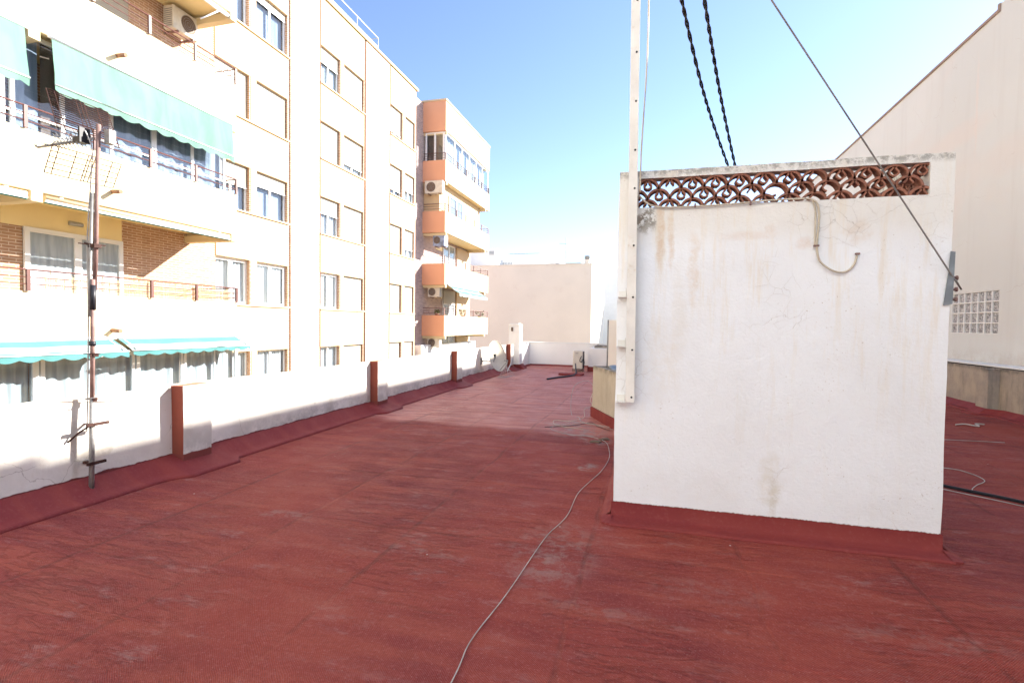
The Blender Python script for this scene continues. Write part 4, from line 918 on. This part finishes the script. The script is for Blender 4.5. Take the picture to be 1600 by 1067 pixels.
q = MB(); q.tube([(-11.3, 11.45, 9.83), (-11.4, 10.95, 9.35)], .02, 6); q.build('arm', M['pvc'], r)

# reed screen on the lowest open balcony
q = MB(); y = 7.2
while y < 11.85:
    x = BX-.03+random.uniform(-.008, .008); hgt = random.uniform(.28, .37)+(.06 if random.random() < .1 else 0)
    q.box(x, x+.006, y, y+random.uniform(.007, .013), 2.1, 2.1+hgt); y += random.uniform(.017, .032)
tag(q.build('reed_screen', M['reed']), 'tattered reed screen tied behind the balcony railing', 'screen')

# air conditioners
ac_unit('cream air conditioner under the top balcony of the left bay', (-12.55, 11.42, 9.62), .34, .78, .60, '+x', group='air conditioner units')
ac_unit('air conditioner on the orange sided wing below the second orange panel', (-12.3, 27.78, 9.42), 1.1, .34, .72, '-y')
ac_unit('air conditioner wrapped in a blue printed cover on the wing', (-12.15, 28.35, 6.45), .7, .6, .68, '-y', True, M['clothblue'])
ac_unit('air conditioner under the third orange panel beside the awning', (-12.45, 28.3, 3.45), .75, .4, .58, '-y')
ac_unit('air conditioner under the lowest orange panel', (-12.45, 28.3, .48), .75, .4, .58, '-y')

# pots and plants on the wing
def pot_plant(c, h, s, label):
    r = empty('potted_plant', c, label, 'plant', 'plants on the wing balcony')
    q = MB(); q.tube([(c[0], c[1], c[2]), (c[0], c[1], c[2]+.22)], [.10, .15], 10); q.build('pot', M['terracotta'], r)
    q = MB()
    for i in range(70):
        t = random.uniform(0, 6.28); rr = s*random.random()**.5; z = c[2]+.25+h*random.random(); p_ = Vector((c[0]+rr*math.cos(t), c[1]+rr*math.sin(t), z))
        q.obox(tuple(p_), .09, .05, .004, rz=random.uniform(0, 6), rx=random.uniform(-1, 1), ry=random.uniform(-1, 1))
    q.build('leaves', M['green'], r)
pot_plant((-11.95, 35.0, 1.95), .35, .38, 'small bushy plant at the far corner of the lowest wing balcony')
pot_plant((-12.4, 28.5, 1.95), .22, .15, 'dark potted plant behind the lowest orange panel')
pot_plant((-11.95, 31.6, 1.95), .3, .25, 'pale leafy plant midway along the lowest wing balcony')

# ================================================================== BUILDINGS BEYOND
kb = empty('bounce_building', (6, -13, -12), 'unseen pale blue building added behind the viewer to bounce sunlight', 'building')  # added out of view; its sunlit wall bounces light onto shaded faces
q = MB(); q.box(-7, 26, -20, -6.6, -12, 14.5); q.build('wall', paint('pale_blue_render', (.76, .82, .88)), kb)
q = MB(); q.box(-7.1, 26.1, -20.1, -6.5, 14.5, 14.7); q.build('cornice', M['cream'], kb)
for zz_ in (1, 4.2, 7.4, 10.4):
    for xx_ in (-5, -1.5, 2, 5.5, 9, 12.5):
        q = MB(); q.box(xx_, xx_+1.2, -6.6, -6.55, zz_+.6, zz_+2); q.build('window', M['shutter'], kb)
bb = empty('beige_building', (-15, 48, -12), 'plain beige gable wall beyond the far end of the terrace', 'building')
q = MB(); q.box(-30, -5.29, 46, 58, -12, 7.0); q.build('wall', M['beige'], bb)
q = MB(); q.box(-30, -5.24, 45.95, 58, 7.0, 7.09); q.build('coping', M['beige'], bb)
for (x0, x1) in ((-9.4, -8.2), (-7.6, -6.3)):
    q = MB(); q.box(x0, x1, 46.05, 46.4, 7.09, 7.16); q.build('roof_edge_cap', M['zinc'], bb)
def vent(c, label, mat='beige'):
    r = empty('vent_chimney', c, label, 'chimney', 'vent chimneys on the roofs beyond'); x, y, z = c
    q = MB(); q.box(x-.2, x+.2, y-.2, y+.2, z, z+.38); q.build('stack', M[mat], r)
    for k in range(3):
        q = MB(); q.box(x-.23, x+.23, y-.23, y+.23, z+.42+k*.11, z+.475+k*.11); q.build('louvre', M['zinc'], r)
    q = MB(); q.box(x-.12, x+.12, y-.12, y+.12, z+.38, z+.72); q.build('flue', M[mat], r)
vent((-5.76, 46.4, 7.09), 'small louvred vent chimney at the right end of the beige roof')
aa = empty('roof_antenna', (-7.72, 46.6, 7.0), 'thin TV antenna standing on the beige roof', 'antenna')
q = MB(); q.tube([(-7.72, 46.6, 7.0), (-7.72, 46.6, 9.5)], .026, 6); q.build('mast', M['galv'], aa)
q = MB(); q.tube([(-8.35, 46.6, 9.0), (-7.6, 46.6, 8.93)], .015, 5)
for k in range(5): q.tube([(-8.3+.14*k, 46.42, 9.0-.014*k), (-8.3+.14*k, 46.78, 9.0-.014*k)], .01, 4)
q.build('boom', M['galv'], aa)
wb = empty('white_building', (-16, 54, -12), 'white rooftop rooms showing over the beige gable', 'building')
q = MB(); q.box(-34, -15.35, 50, 62, -12, 9.22); q.box(-15.35, -10.6, 52, 62, -12, 8.57); q.build('wall', M['white'], wb)
for k in range(3):
    q = MB(); q.box(-16.1, -15.6, 49.95, 50.0, 8.6+.14*k, 8.67+.14*k); q.build('louvre', M['zinc'], wb)
q = MB(); q.tube([(-15.0, 51.7, 8.85), (-11.2, 51.7, 8.88)], .035, 6); q.build('roof_pipe', M['galv'], wb)
q = MB()
for k in range(6): q.box(-14.6+.16*k, -14.5+.16*k, 49.9, 49.95, 7.3, 7.8)
q.box(-14.7, -13.5, 49.88, 50.2, 7.22, 7.3); q.build('roof_grating', M['zinc'], wb)
fb = empty('distant_building', (0, 66, -12), 'white block far behind the terrace end wall, beside the beige gable', 'building')
q = MB(); q.box(-6.9, 8, 64, 74, -12, 8.5); q.build('wall', M['white'], fb)
q = MB(); q.box(-7.0, 8.1, 63.9, 74, 8.5, 8.62); q.build('coping', M['white'], fb)
